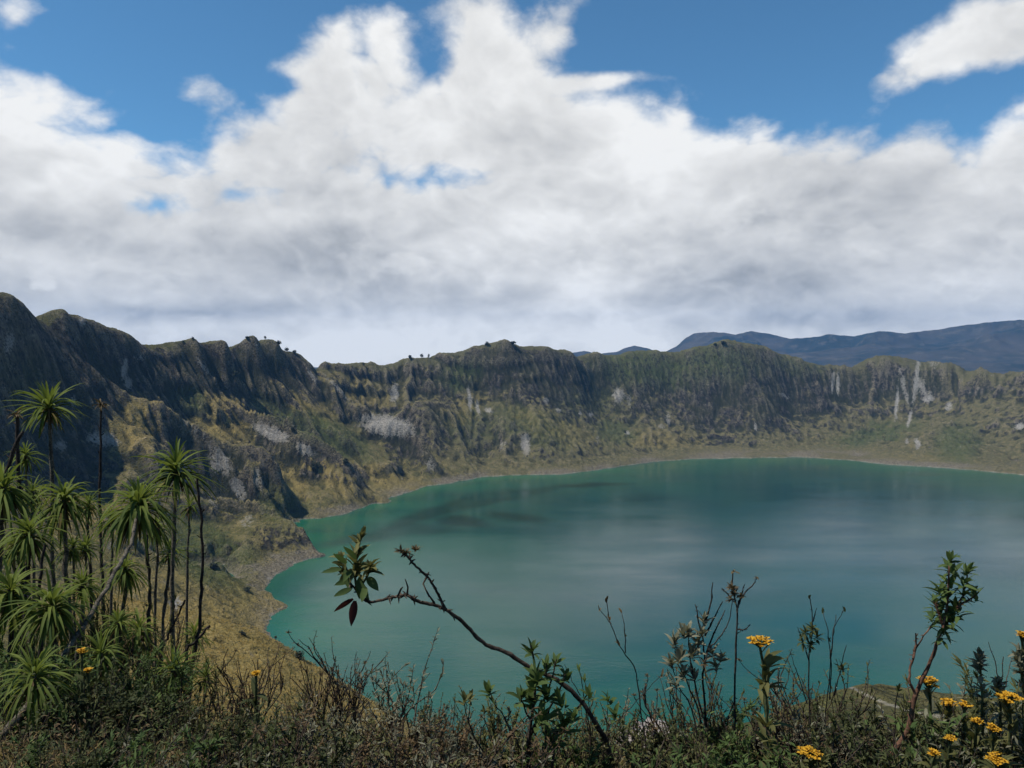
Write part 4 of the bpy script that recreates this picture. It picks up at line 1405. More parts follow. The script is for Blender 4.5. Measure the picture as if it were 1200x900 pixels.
SHRUBS = [
    ('green', 18, 700, 4.8, 'green leafy shrub deep in the thicket at the left edge'),
    ('green', 66, 730, 4.7, 'green leafy shrub behind the bright low rosette plant'),
    ('dark', 112, 705, 5.2, 'dark shrub in the thicket left of the bend of the leaning trunk'),
    ('olive', 150, 716, 5.0, 'olive shrub under the bend of the leaning trunk'),
    ('twig', 188, 722, 4.6, 'brown twiggy shrub below the rightmost crown'),
    ('green', 45, 770, 4.0, 'green shrub between the bright low and the dark left rosette plants'),
    ('olive', 98, 770, 4.2, 'olive shrub behind the foot of the leaning trunk'),
    ('olive', 214, 758, 4.6, 'olive shrub beside the stem leaning to the right'),
    ('grey', 300, 842, 3.2, 'grey shrub before the golden hill, left of the pale stemmed one'),
    ('grey', 335, 842, 2.9, 'grey shrub before the right half of the golden hill'),
    ('brown', 468, 826, 2.8, 'brown bush half hidden behind the tall grey one'),
    ('grey', 535, 836, 2.9, 'grey bush behind the rounded rusty one'),
    ('twig', 506, 822, 3.0, 'bare twiggy shrub between the tall grey bush and the sprouts'),
    ('green', 586, 846, 2.7, 'green bush behind the pair of leafy sprouts'),
    ('olive', 668, 826, 2.6, 'olive bush behind the foot of the arching branch'),
    ('grey', 700, 836, 2.8, 'grey bush left of the pinkish boulders'),
    ('grey', 802, 818, 2.7, 'grey bush behind the grey leaved branches'),
    ('olive', 905, 812, 2.7, 'olive bush behind the tall yellow flower'),
    ('grey', 950, 828, 2.4, 'grey bush above the low yellow flower'),
    ('olive', 1060, 838, 2.6, 'olive bush behind the reddish stem'),
    ('olive', 1150, 822, 2.5, 'olive bush under the left woolly stem'),
    # kind, column, top row, distance, label
    ('dark', 22, 770, 3.4, 'dark leafy shrub at the left edge under the large dark rosette'),
    ('twig', 85, 770, 3.6, 'brown twiggy shrub under the leaning pale trunk'),
    ('dark', 130, 800, 3.0, 'dark leafy shrub in front of the foot of the short-leaved rosette'),
    ('dark', 175, 775, 3.8, 'dark shrub below the folded rosette plant'),
    ('twig', 222, 812, 3.3, 'brown twiggy shrub between the low rosette and the golden hill'),
    ('dark', 258, 838, 3.0, 'dark shrub at the foot of the tall twiggy one before the golden hill'),
    ('twig', 278, 762, 3.7, 'spiky dark twiggy shrub standing alone against the golden hill'),
    ('dark', 312, 850, 2.9, 'small dark shrub before the brightest patch of the golden hill'),
    ('twig', 352, 806, 3.2, 'pale stemmed twiggy shrub before the right end of the golden hill'),
    ('twig', 383, 748, 3.3, 'tall thin twiggy shrub reaching over the water beside the golden hill'),
    ('grey', 392, 826, 2.8, 'grey leaved shrub where the golden hill meets the water'),
    ('grey', 458, 786, 2.9, 'tall grey leaved bush standing against the teal water'),
    ('brown', 425, 842, 2.5, 'brown shrub below the tall grey bush on its left'),
    ('brown', 492, 838, 2.6, 'rusty brown shrub right of the tall grey bush'),
    ('grey', 522, 862, 2.4, 'low grey shrub between the two rusty brown shrubs'),
    ('brown', 556, 842, 2.7, 'rounded rusty brown shrub under the two leafy sprouts'),
    ('brown', 590, 880, 2.3, 'low brown shrub below the pair of leafy sprouts'),
    ('green', 640, 850, 2.4, 'green shrub under the thick of the arching branch'),
    ('twig', 690, 842, 2.5, 'twiggy shrub beside the foot of the arching branch'),
    ('brown', 722, 868, 2.4, 'low brown shrub in front of the pinkish boulder'),
    ('dark', 790, 848, 2.5, 'dark shrub right of the pinkish boulder'),
    ('twig', 812, 800, 2.6, 'twiggy shrub at the foot of the grey leaved branches'),
    ('twig', 848, 806, 2.5, 'brown twiggy shrub below the dead flower heads'),
    ('dark', 872, 846, 2.4, 'dark shrub left of the tall yellow flower'),
    ('twig', 928, 800, 2.5, 'dark twiggy shrub right of the tall yellow flower'),
    ('twig', 962, 782, 2.6, 'twiggy shrub below the bare fine twigs, left of the trodden path'),
    ('dark', 1000, 838, 2.5, 'dark shrub in front of the trodden path'),
    ('twig', 1030, 856, 2.3, 'twiggy shrub left of the reddish stem'),
    ('green', 1086, 848, 2.4, 'green leaved shrub right of the reddish stem'),
    ('green', 1126, 850, 2.3, 'green shrub below the pair of yellow flowers'),
    ('grey', 1176, 832, 2.3, 'grey shrub under the brownish yellow flower at the right'),
    ('green', 1204, 812, 2.4, 'green shrub cut by the right edge of the picture'),
]
# a row of low growth along the bottom edge
ROW = [('dark', 10), ('twig', 55), ('dark', 100), ('grey', 150), ('dark', 195), ('twig', 240), ('grey', 285), ('dark', 330), ('brown', 372), ('grey', 412), ('brown', 450), ('grey', 490), ('brown', 535),
       ('grey', 575), ('brown', 770), ('twig', 815), ('dark', 860), ('green', 915), ('twig', 955), ('green', 1005), ('dark', 1060), ('green', 1110), ('grey', 1150), ('green', 1190)]
_where = ['in the left corner', 'under the shaded corner rosette', 'under the leaning trunk', 'left of the low rosette', 'below the low rosette', 'below the spiky twigs', 'below the golden hill', 'below the bright golden patch',
          'left of the grey bush', 'at the foot of the grey bush', 'right of the grey bush', 'below the rusty shrub', 'below the rounded rusty shrub', 'below the leafy sprouts', 'right of the pinkish boulder', 'below the grey leaved branches',
          'below the dead flower heads', 'at the foot of the tall yellow flower', 'by the low yellow flower', 'right of the low yellow flower', 'at the foot of the reddish stem', 'below the pair of yellow flowers', 'left of the corner flower', 'in the right corner']
_adj = {'dark': 'dark leafy', 'twig': 'brown twiggy', 'grey': 'grey leaved', 'brown': 'rusty brown', 'green': 'green leaved'}
for (kd, px), wh in zip(ROW, _where):
    SHRUBS.append((kd, px, 876 + (8 if 560 < px < 760 else 0) + int(rng.integers(-6, 6)), 2.05, f'low {_adj[kd]} clump along the bottom edge, {wh}'))
_protos, _use = {}, {}
for kd, px, top, D, lab in SHRUBS:
    k = _use.get(kd, 0)
    _use[kd] = k + 1
    v = k % len(SHRUB_KIND[kd])
    key = (kd, v)
    if key not in _protos:
        nm, ct = SH_NAME[kd]
        _protos[key] = shrub(nm, lab, ct, **SHRUB_KIND[kd][v])
        ob = _protos[key]
        zmax = float(np.percentile([c.co.z for ch in ob.children for c in ch.data.vertices], 98.5))
        ob['_h'] = zmax
    else:
        ob = copy_tree(_protos[key])
    b = ground_base(px, D)
    hgt = P(px, top, D)[2] - b[2]
    sc = max(0.25, hgt / _protos[key]['_h'])
    ob.location = b
    sxy = max(0.55, min(1.15, sc * 1.3))
    ob.scale = (sxy, sxy, sc)
    ob.rotation_euler = (0, 0, rng.uniform(0, 6.28))
    set_props(ob, lab, 'shrub', 'low shrubs on the near slope')
for o in COL.objects:
    if '_h' in o: del o['_h']
# ------------------------------------------------------------------ single plants in front of the lake
def sprig(mb, c, d, n, L, wd, spread=0.9, bend=0.25, tone=0.55, ts=0.2, back=0.0, segs=4):
    """a whorl of n leaves round a shoot tip"""
    d = nrm(np.asarray(d, float))
    a = nrm(np.cross(d, [0.2, 0.95, 0.1]))
    b = np.cross(d, a)
    i = np.arange(n)
    ph = i * 2.39996 + rng.random() * 6
    inc = np.clip((0.25 + 0.9 * (i + 0.5) / n) * spread + rng.normal(0, 0.12, n), 0.05, 2.4)
    dv = np.cos(inc)[:, None] * d + np.sin(inc)[:, None] * (np.cos(ph)[:, None] * a + np.sin(ph)[:, None] * b)
    bs = np.asarray(c) - d * (back * (i / n))[:, None]
    mb.leaves(bs, dv, L * rng.uniform(0.7, 1.15, n), wd * rng.uniform(0.8, 1.15, n), bend=bend * rng.uniform(0.4, 1.5, n), segs=segs, fold=0.3, tone=np.clip(rng.normal(tone, ts, n), 0, 1))


def bumps(mb, pts, r, n):
    """bud scars and snapped side twigs on an old branch"""
    for q in range(n):
        i = rng.integers(1, len(pts) - 1)
        d = rand_dir(1)[0]
        L = r * rng.uniform(2.0, 5.0)
        mb.tube([pts[i], pts[i] + d * L * 0.6, pts[i] + d * L], [r * 0.75, r * 0.5, r * 0.15], 4)


def px2m(n, D):
    return n / F * D


# --- the branch arching to the left over the water
D = 2.2
main = smooth_path(path3([(406, 678), (417, 691), (427, 703), (440, 705.5), (460, 700), (477, 697.5), (490, 705), (507, 708.5), (523, 715), (542, 729), (557, 745), (573, 757), (593, 764), (620, 782), (653, 797), (680, 820), (700, 851), (717, 893)], D, 2.45), 5)
base = main[0].copy()
e = thing('arching_branch', 'long dark bare branch arching left over the water with leaves only at its tip', 'branch', base)
m = MB()
m.tube(wob(main, 0.0009), np.linspace(3.3, 1.3, len(main)) / F * D, 8, knobs=0.4)
bumps(m, main[len(main) // 2:], px2m(2.0, D), 46)
m.build('branch', MB_['brown'], e, base)
fk = smooth_path([P(523, 715, D), P(516, 702, D), P(510, 690, D - .02), P(500, 675, D - .03), P(488, 664, D - .04), P(478, 652, D - .04), P(470, 647, D - .05)], 4)
m = MB()
m.tube(wob(fk, 0.001), np.linspace(1.7, 1.0, len(fk)) / F * D, 7, knobs=0.5)
bumps(m, fk, px2m(1.8, D), 26)
for a, b, c in (((500, 676), (496, 684), (503, 700)), ((477, 697), (478, 688), (475, 679)), ((466, 699), (470, 690), (472, 688)), ((509, 707), (503, 698), (500, 692))):
    m.tube([P(*a, D), P(*b, D - .01), P(*c, D - .02)], np.array([1.3, 1.0, 0.6]) / F * D, 5, knobs=0.5)
m.build('forked_twig', MB_['brown'], e, base)
for c in ((470, 646), (476, 648), (487, 645)):
    q = P(*c, D - .05)
    m = MB()
    m.leaves(np.tile(q, (16, 1)), rand_dir(16, -0.4, 1.0), px2m(11, D) * rng.uniform(0.5, 1.1, 16), px2m(3, D), bend=0.2, segs=3, tone=rng.random(16))
    m.build('dead_flower_head', ML['withered'], e, base)
# leafy tip
m = MB()
sh1 = smooth_path([P(418, 692, D), P(416, 672, D - .01), P(419, 650, D - .02), P(423, 630, D - .03)], 4)
sh2 = smooth_path([P(412, 690, D), P(404, 672, D + .02), P(400, 655, D + .03)], 4)
sh3 = smooth_path([P(420, 690, D), P(430, 676, D - .04), P(434, 664, D - .06)], 4)
for s_ in (sh1, sh2, sh3):
    m.tube(s_, np.linspace(1.7, 0.9, len(s_)) / F * D, 6)
m.build('green_shoot', MB_['green'], e, base)
m = MB()
for s_, nn in ((sh1, 44), (sh2, 22), (sh3, 20)):
    i = rng.integers(3, len(s_), nn)
    t = i / len(s_)
    dv = nrm(nrm(s_[-1] - s_[0]) * 0.75 + rng.normal(0, 0.6, (nn, 3)))
    m.leaves(s_[i], dv, px2m(21, D) * (1.15 - 0.5 * t) * rng.uniform(0.7, 1.2, nn), px2m(5.6, D), bend=0.35, segs=4, fold=0.4, tone=np.clip(0.35 + 0.6 * t + rng.normal(0, .12, nn), 0, 1))
    sprig(m, s_[-1], s_[-1] - s_[-3], 10, px2m(10, D), px2m(3.2, D), 0.6, 0.1, 0.9)
m.build('young_leaves', ML['olive'], e, base)
m = MB()
for (a, b, w_) in (((418, 680), (432, 700), 9), ((410, 680), (393, 684), 7), ((406, 660), (392, 648), 6), ((424, 660), (440, 668), 6), ((418, 655), (404, 640), 6), ((428, 688), (424, 703), 8.5), ((431, 677), (443, 690), 10), ((404, 668), (408, 688), 7), ((422, 676), (421, 700), 9), ((412, 668), (402, 680), 6), ((400, 667), (378, 669), 5.5), ((412, 690), (392, 697), 7)):
    p0, p1 = P(*a, D - .03), P(*b, D - .05 + rng.normal(0, .02))
    m.leaves([p0], [p1 - p0], np.linalg.norm(p1 - p0) * 1.08, px2m(w_, D), bend=0.12, segs=6, fold=0.25, tone=0.45, side=np.cross(p1 - p0, [0.1, -1, 0.45]))
m.build('broad_leaves', ML['green'], e, base)
m = MB()
for (a, b, w_) in (((416, 704), (411.5, 734), 9.5), ((414, 702), (391, 717), 8)):
    p0, p1 = P(*a, D - .04), P(*b, D - .05)
    m.leaves([p0], [p1 - p0], np.linalg.norm(p1 - p0), px2m(w_, D), bend=0.0, segs=6, fold=0.25, tone=0.5, side=(0.9, 0.35, 0.2))
set_props(m.build('reddened_leaves', ML['red'], e, base), label='dark red dying leaves hanging at the tip')


# --- generic hero plant: stems + leaf whorls
def stems_plant(name, label, cat, stems, D, bark, r0, whorls=(), leafmat='green', along=None, foot=None, group=None, rt=0.42, nb=0):
    P3 = [smooth_path(path3(s_, D, D + 0.06), 4) if k == 0 or s_[-1][1] > 845 else smooth_path([P(a, b, D + rng.normal(0, 0.015)) for a, b in s_[::-1]], 4) for k, s_ in enumerate(stems)]
    base = P3[0][0].copy()
    e = thing(name, label, cat, base, group)
    if bark == 'dark': r0 *= 0.66
    for k, p in enumerate(P3):
        m = MB()
        rr_ = r0 if k == 0 else r0 * (0.45 if bark == 'red' else 0.68)
        m.tube(wob(p, 0.0012), np.linspace(rr_, rr_ * rt, len(p)) / F * D, 6, knobs=0.35)
        if nb: bumps(m, p, px2m(rr_ * 0.7, D), nb)
        m.build('stem' if k == 0 else 'side_stem', MB_[bark], e, base)
    if len(whorls) or along:
        m = MB()
        for w_ in whorls:
            (cx, cy, n, L, wd) = w_[:5]
            sp = w_[5] if len(w_) > 5 else 1.0
            c = P(cx, cy, D + rng.normal(0, 0.02))
            d = np.array([rng.normal(0, .25), rng.normal(0, .25), 1.0])
            sprig(m, c, d, int(n * 1.05), px2m(L * 1.15, D), px2m(wd, D), sp * 1.15, 0.4, 0.55, 0.22, back=px2m(L * 0.6, D))
        if along:
            n, L, wd, t0 = along
            for p in P3:
                k = max(2, int(n * len(p) / len(P3[0])))
                i = rng.integers(int(t0 * len(p)), len(p), k)
                dv = nrm(nrm(p[-1] - p[0]) * 0.7 + rng.normal(0, 0.55, (k, 3)))
                m.leaves(p[i], dv, px2m(L, D) * rng.uniform(0.6, 1.15, k), px2m(wd, D), bend=0.45, segs=4, fold=0.35, tone=np.clip(rng.normal(0.5, 0.22, k), 0, 1))
        m.build('leaves', ML[leafmat], e, base)
    return e, base, P3


stems_plant('leafy_shrub', 'leafy green shrub growing through the middle of the arching branch', 'shrub',
            [[(623, 757), (627, 800), (621, 860), (617, 893)], [(652, 772), (646, 800), (630, 840), (618, 880)], [(640, 778), (640, 805), (634, 840), (620, 880)], [(663, 790), (655, 812), (640, 850)], [(610, 815), (616, 835), (622, 860)], [(690, 812), (672, 836), (650, 870)]], 2.3, 'brown', 2.6,
            [(623, 762, 12, 15, 5.5), (627, 790, 12, 17, 6), (640, 782, 12, 15, 5.5), (652, 776, 10, 13, 5), (663, 792, 10, 15, 5.5), (612, 816, 10, 20, 7), (622, 822, 10, 22, 8), (640, 815, 12, 20, 7), (634, 842, 12, 22, 7), (655, 822, 10, 18, 6), (660, 850, 12, 20, 7), (645, 868, 12, 20, 7), (628, 800, 10, 24, 8), (690, 815, 8, 14, 5), (672, 840, 10, 16, 6)], 'green')
stems_plant('leafy_sprout', 'thin stem with one leaf tuft, right one of two sprouts over the water', 'sprout', [[(573, 808), (582, 828), (600, 858), (613, 895)], [(600, 858), (608, 848), (612, 842)][::-1]], 2.3, 'dark', 1.9,
            [(573, 810, 13, 14, 5.5, 1.2), (611, 846, 5, 9, 3)], 'green')
stems_plant('leafy_sprout', 'thin stem with small pale leaves, left one of two sprouts over the water', 'sprout', [[(544, 818), (547, 840), (556, 865), (570, 897)], [(567, 828), (568, 848), (562, 872)], [(551, 815), (550, 832), (549, 845)]], 2.3, 'dark', 1.9,
            [(544, 820, 9, 13, 5, 1.0), (551, 818, 8, 12, 5, 1.0), (567, 832, 6, 10, 4, .6)], 'olive')
stems_plant('bare_twig', 'tall forked twig with tiny buds standing alone against the water', 'twig', [[(711, 702), (714, 724), (724, 753), (733, 767), (744, 784), (749, 813), (752, 842), (756, 880)], [(728, 716), (732, 738), (733, 765)], [(702, 713), (712, 726), (716, 732)], [(776, 790), (753, 814), (727, 842), (712, 862)], [(757, 800), (753, 812)]], 2.4, 'dark', 1.5,
            [(711, 704, 3, 6, 2.5, .4), (728, 718, 3, 6, 2.5, .4), (702, 715, 2, 5, 2, .4), (714, 726, 3, 6, 2.5, .3), (725, 755, 3, 6, 2.4, .3), (733, 745, 2, 6, 2.4, .3), (776, 792, 3, 7, 2.5, .6)], 'brown', nb=6)
stems_plant('bare_twig', 'short upright twigs between the arching branch and the tall forked twig', 'twig', [[(678, 782), (682, 800), (686, 830), (694, 880)], [(662, 778), (670, 798), (680, 815)], [(685, 795), (690, 825), (694, 860)], [(711, 812), (712, 840), (710, 880)]], 2.4, 'dark', 1.4,
            [(678, 784, 3, 7, 3, .4), (685, 797, 3, 7, 3, .4), (713, 820, 8, 14, 5), (720, 838, 8, 13, 5)], 'green', nb=5)
stems_plant('grey_leaved_shrub', 'shrub with grey green leaf tufts left of the dead flower heads', 'shrub',
            [[(822, 735), (826, 770), (824, 800), (828, 860)], [(790, 750), (796, 772), (805, 800), (822, 850)], [(806, 738), (808, 762), (812, 790), (824, 840)], [(834, 683), (833, 705), (824, 738)], [(815, 708), (818, 725), (822, 742)], [(847, 704), (838, 722), (826, 745)], [(786, 775), (794, 800), (815, 850)], [(850, 715), (840, 735), (828, 765)]], 2.4, 'dark', 2.5,
            [(790, 752, 14, 15, 4.5), (800, 742, 12, 13, 4), (806, 740, 14, 14, 4.5), (786, 776, 14, 15, 4.5), (796, 770, 14, 15, 5), (812, 765, 14, 15, 5), (822, 740, 12, 13, 4), (825, 725, 10, 13, 4), (800, 790, 12, 14, 4.5), (812, 792, 12, 15, 4.5), (790, 800, 10, 13, 4), (838, 780, 12, 12, 4), (845, 770, 10, 11, 4), (818, 752, 12, 14, 4.5), (835, 765, 8, 12, 4)], 'grey', nb=10)
e_, b_, _s = stems_plant('dead_flower_stem', 'tall dark stem ending in dead flower heads and curled twigs', 'dead plant',
            [[(860, 668), (858, 690), (864, 715), (863, 755), (861, 828), (862, 880)], [(886, 675), (885, 682), (877, 690), (866, 705), (864, 718)], [(845, 689), (852, 695), (858, 703)], [(858, 703), (854, 729), (843, 748), (831, 761), (826, 780)], [(879, 732), (872, 738), (864, 738)], [(872, 685), (868, 700), (865, 712)]], 2.35, 'dark', 2.2, nb=14)
for (cx, cy, n, L) in ((858, 690, 26, 10), (860, 697, 20, 9), (868, 698, 10, 7), (857, 703, 14, 8), (860, 670, 4, 7), (886, 677, 3, 5), (826, 778, 10, 8)):
    m = MB()
    m.leaves(np.tile(P(cx, cy, 2.35), (n, 1)), rand_dir(n, -0.5, 1), px2m(L, 2.35) * rng.uniform(0.6, 1.2, n), px2m(3, 2.35), bend=0.3, segs=3, tone=rng.random(n))
    m.build('dead_flower_head', ML['withered'], e_, b_)
stems_plant('bare_twig', 'fan of fine bare twigs with crumpled dark leaves, above the trodden path', 'twig',
            [[(949, 698), (952, 730), (949, 757), (948, 805), (950, 870)], [(990, 714), (981, 728), (976, 748), (972, 802), (966, 850)], [(964, 715), (970, 738), (974, 780), (972, 820)], [(991, 756), (986, 780), (978, 815)], [(957, 713), (953, 728)], [(980, 720), (976, 745), (973, 772)], [(935, 735), (942, 755), (948, 775)], [(926, 765), (935, 790), (946, 825)]], 2.4, 'dark', 1.6,
            [(945, 740, 16, 9, 3.2, 1.6), (952, 736, 16, 9, 3.2, 1.6), (958, 745, 14, 9, 3.2, 1.6), (940, 750, 12, 8, 3, 1.6), (950, 755, 14, 8, 3, 1.6), (972, 750, 4, 6, 2.5, .5), (987, 782, 12, 9, 3.2, 1.2), (949, 700, 3, 6, 2, .3), (990, 716, 3, 6, 2, .3), (964, 717, 3, 6, 2, .3)], 'dark', nb=6)
stems_plant('tall_leafy_plant', 'tall leafy plant with a reddish stem leaning right over the water', 'plant',
            [[(1104, 738), (1097, 755), (1088, 781), (1073, 813), (1065, 854), (1042, 897)], [(1115, 652), (1112, 669), (1111, 703), (1105, 736)], [(1134, 666), (1131, 692), (1120, 712), (1108, 732)], [(1095, 730), (1079, 750), (1068, 776), (1065, 796), (1072, 813)], [(1095, 705), (1100, 718), (1105, 734)], [(1143, 698), (1133, 704), (1122, 712)], [(1074, 742), (1073, 755), (1070, 772)]], 2.25, 'red', 3.6,
            [(1115, 656, 13, 15, 5, 1.1), (1112, 668, 12, 17, 5.5, 1.3), (1112, 685, 12, 20, 6, 1.4), (1110, 700, 12, 20, 6, 1.4), (1134, 668, 11, 13, 4.5, 1.0), (1131, 682, 10, 15, 5, 1.2), (1128, 696, 9, 15, 5, 1.3), (1096, 706, 11, 15, 5, 1.1), (1100, 692, 10, 16, 5, 1.3), (1102, 718, 14, 17, 6, 1.3), (1108, 730, 14, 18, 6, 1.5), (1120, 714, 12, 16, 5.5, 1.3), (1143, 699, 6, 15, 6, 1.0), (1140, 692, 6, 14, 5, 1.0), (1104, 742, 9, 16, 5, 1.8), (1092, 724, 8, 12, 4.5, 1.1), (1116, 725, 10, 16, 5, 1.4)], 'green', nb=8)


# --- yellow flowers
def flower_plant(label, head, D, wpx, stem, leaves_n=26, leafL=34, mat='olive'):
    wpx *= 0.72
    pts = smooth_path(path3([head] + stem, D, D + 0.05), 5)
    base = pts[0].copy()
    e = thing('yellow_flower', label, 'flower', base, 'yellow flowering plants on the near slope')
    m = MB()
    m.tube(pts, np.linspace(2.2, 1.5, len(pts)) / F * D, 6, knobs=0.2)
    c = pts[-1]
    k = max(6, int(wpx / 1.7))
    ctr = []
    for q in range(k):
        a = q * 2.4
        rr_ = px2m(wpx, D) * 0.5 * math.sqrt((q + 0.3) / k)
        t_ = c + np.array([math.cos(a) * rr_, math.sin(a) * rr_, px2m(7, D) - rr_ * 0.25 + rng.normal(0, 0.0035)])
        ctr.append(t_)
        m.tube([c - np.array([0, 0, px2m(4, D)]), (c + t_) / 2 + np.array([0, 0, -px2m(1, D)]), t_], np.array([1.1, 0.9, 0.7]) / F * D, 4)
    m.build('stem', MB_['green'], e, base)
    m = MB()
    for q in range(len(pts)):
        pass
    n = leaves_n
    i = rng.integers(2, int(len(pts) * 0.93), n)
    dv = nrm(nrm(pts[-1] - pts[0]) * 0.75 + np.concatenate([rng.normal(0, 0.65, (n, 2)), rng.normal(0.1, 0.2, (n, 1))], 1))
    m.leaves(pts[i], dv, px2m(leafL, D) * rng.uniform(0.6, 1.1, n), px2m(7, D), bend=rng.uniform(0.2, 0.7, n), segs=5, fold=0.35, tone=np.clip(rng.normal(0.5, 0.2, n), 0, 1))
    m.build('leaves', ML[mat], e, base)
    for t_ in ctr:
        m = MB()
        n = 9
        a = np.arange(n) * 2 * math.pi / n + rng.random()
        dv = np.stack([np.cos(a), np.sin(a), rng.uniform(0, .5, n)], -1)
        m.leaves(np.tile(t_, (n, 1)), dv, px2m(5.4, D), px2m(2.6, D), bend=0.1, segs=2, fold=0.2, tone=rng.uniform(0.3, 1, n))
        m.leaves(np.tile(t_ + [0, 0, 0.001], (8, 1)), rand_dir(8, 0.5, 1), px2m(2.2, D), px2m(1.6, D), bend=0, segs=2, tone=rng.uniform(0, 0.3, 8))
        m.build('blossom', ML['petal'], e, base)
    return e


flower_plant('tall yellow flower with lance shaped green leaves, right of the dead flower heads', (890, 755), 2.2, 38, [(895, 785), (898, 830), (901, 895)], 40, 40)
flower_plant('yellow flower head touching the reddish stem', (1088, 803), 2.3, 28, [(1090, 830), (1086, 890)], 16, 26, 'grey')
flower_plant('left and larger one of the pair of yellow flowers right of the reddish stem', (1111, 830), 2.25, 22, [(1110, 855), (1106, 893)], 20, 30)
flower_plant('right and smaller one of the pair of yellow flowers right of the reddish stem', (1130, 831), 2.25, 15, [(1130, 860), (1126, 893)], 18, 32)
flower_plant('low yellow flower at the bottom edge between dark shrubs', (949, 887), 2.0, 36, [(950, 900), (951, 915)], 14, 26)
flower_plant('yellow flower in the bottom right corner', (1168, 895), 1.95, 26, [(1168, 905), (1168, 920)], 16, 30)
flower_plant('small yellow flower between the pair and the corner flower', (1164, 860), 2.1, 13, [(1163, 880), (1160, 900)], 14, 26)
flower_plant('small yellow flower below the larger one of the pair', (1113, 872), 2.05, 11, [(1112, 890), (1110, 910)], 12, 24)
flower_plant('tiny yellow flower low beside the foot of the reddish stem', (1094, 888), 2.0, 10, [(1093, 900), (1092, 915)], 12, 22)
flower_plant('small dim yellow flower left of the wide flower at the right', (1144, 850), 2.15, 12, [(1143, 872), (1140, 900)], 12, 26)
flower_plant('wide brownish yellow flower near the right edge', (1182, 821), 2.2, 34, [(1184, 850), (1180, 900)], 24, 32)
flower_plant('yellow flower cut by the right edge, highest of all', (1198, 750), 2.2, 14, [(1200, 790), (1202, 850), (1204, 895)], 26, 24, 'grey')
for lab, hd, D, wpx, st in (('orange yellow flower under the leaning pale trunk, left one of the two', (96, 770), 3.2, 6, [(96, 800), (95, 850)]),
                            ('orange yellow flower under the leaning pale trunk, right one of the two', (103, 792), 3.1, 6, [(104, 815), (104, 860)]),
                            ('orange yellow flower against the golden hill beside the spiky twigs', (300, 796), 3.2, 5, [(300, 815), (300, 860)])):
    flower_plant(lab, hd, D, wpx, st, 12, 24, 'dark')


# --- woolly grey stems at the right
for lab, st, D in (('woolly grey green stem with leafy spike, left of the right edge', [(1147, 768), (1150, 800), (1152, 840), (1150, 895)], 2.25), ('woolly grey stem cut by the right edge', [(1194, 768), (1198, 800), (1200, 850), (1200, 895)], 2.2),
                   ('thin grey stem between the two woolly ones', [(1170, 800), (1172, 840), (1172, 895)], 2.3)):
    stems_plant('woolly_stem', lab, 'plant', [st], D, 'green', 2.2, [(st[0][0], st[0][1] + 3, 18, 11, 4, .9), (st[0][0] + 1, st[0][1] + 12, 16, 12, 4.5, 1.1)], 'grey', along=(60, 14, 5, 0.2), group='woolly grey stems at the right')
stems_plant('bare_twig', 'faint fine twigs between the woolly stems at the right', 'twig', [[(1176, 770), (1174, 800), (1172, 850), (1170, 895)], [(1158, 752), (1166, 775), (1172, 805)], [(1186, 770), (1180, 795), (1174, 820)]], 2.4, 'brown', 1.0, nb=8)
stems_plant('bare_twig', 'three short dark spikes left of the reddish stem', 'twig', [[(1054, 806), (1050, 825), (1048, 880)], [(1059, 812), (1058, 840), (1056, 880)], [(1032, 842), (1040, 870), (1046, 895)]], 2.3, 'dark', 1.5, [(1053, 808, 7, 9, 3.5, .5)], 'dark', nb=4)


# ------------------------------------------------------------------ boulders
def rock_mat():
    m, t = new_mat('pinkish_rock')
    pos = t.n('ShaderNodeNewGeometry').outputs['Position']
    a, b = t.noise(pos, 9, 6, 0.65), t.noise(pos, 38, 5, 0.7)
    c = t.mix(t.ramp(a, 0.4, 0.62), (0.20, 0.125, 0.11), (0.32, 0.28, 0.25))
    c = t.mix(t.ramp(b, 0.55, 0.7), c, (0.13, 0.10, 0.08))
    p = t.n('ShaderNodeBsdfPrincipled', i_Base_Color=c, i_Roughness=0.95)
    bp = t.n('ShaderNodeBump', i_Strength=0.9, i_Distance=0.02, i_Height=b)
    t.set(p.inputs['Normal'], bp.outputs[0])
    t.n('ShaderNodeOutputMaterial', i_Surface=p.outputs[0])
    return m


RM = rock_mat()
from mathutils import noise as mnoise


def boulder(label, px, py, D, w_, h_, seed):
    bm = bmesh.new()
    bmesh.ops.create_icosphere(bm, subdivisions=4, radius=1.0)
    o = Vector((seed * 3.7, seed * 1.3, 0))
    for v in bm.verts:
        n = v.co.normalized()
        k = 1 + 0.55 * mnoise.fractal(n * 1.2 + o, 1.0, 2.1, 5) - 0.45 * abs(mnoise.noise(n * 2.2 + o))
        v.co = Vector((n.x * w_ * k, n.y * w_ * 0.8 * k, n.z * h_ * k))
    for f in bm.faces: f.smooth = seed % 2 == 0
    me = bpy.data.meshes.new('boulder')
    bm.to_mesh(me)
    bm.free()
    ob = link('boulder', me, RM)
    b = ground_base(px, D, 0)
    t_ = P(px, py, D)
    ob.location = (b[0], b[1], t_[2] - h_ * 0.75)
    ob.rotation_euler = (0, 0, seed)
    set_props(ob, label, 'boulder')


boulder('pinkish white boulder among the shrubs, right and larger of the two', 768, 852, 3.0, 0.095, 0.06, 2)
boulder('pinkish boulder beside the larger one, on its left', 740, 856, 3.0, 0.06, 0.045, 4)


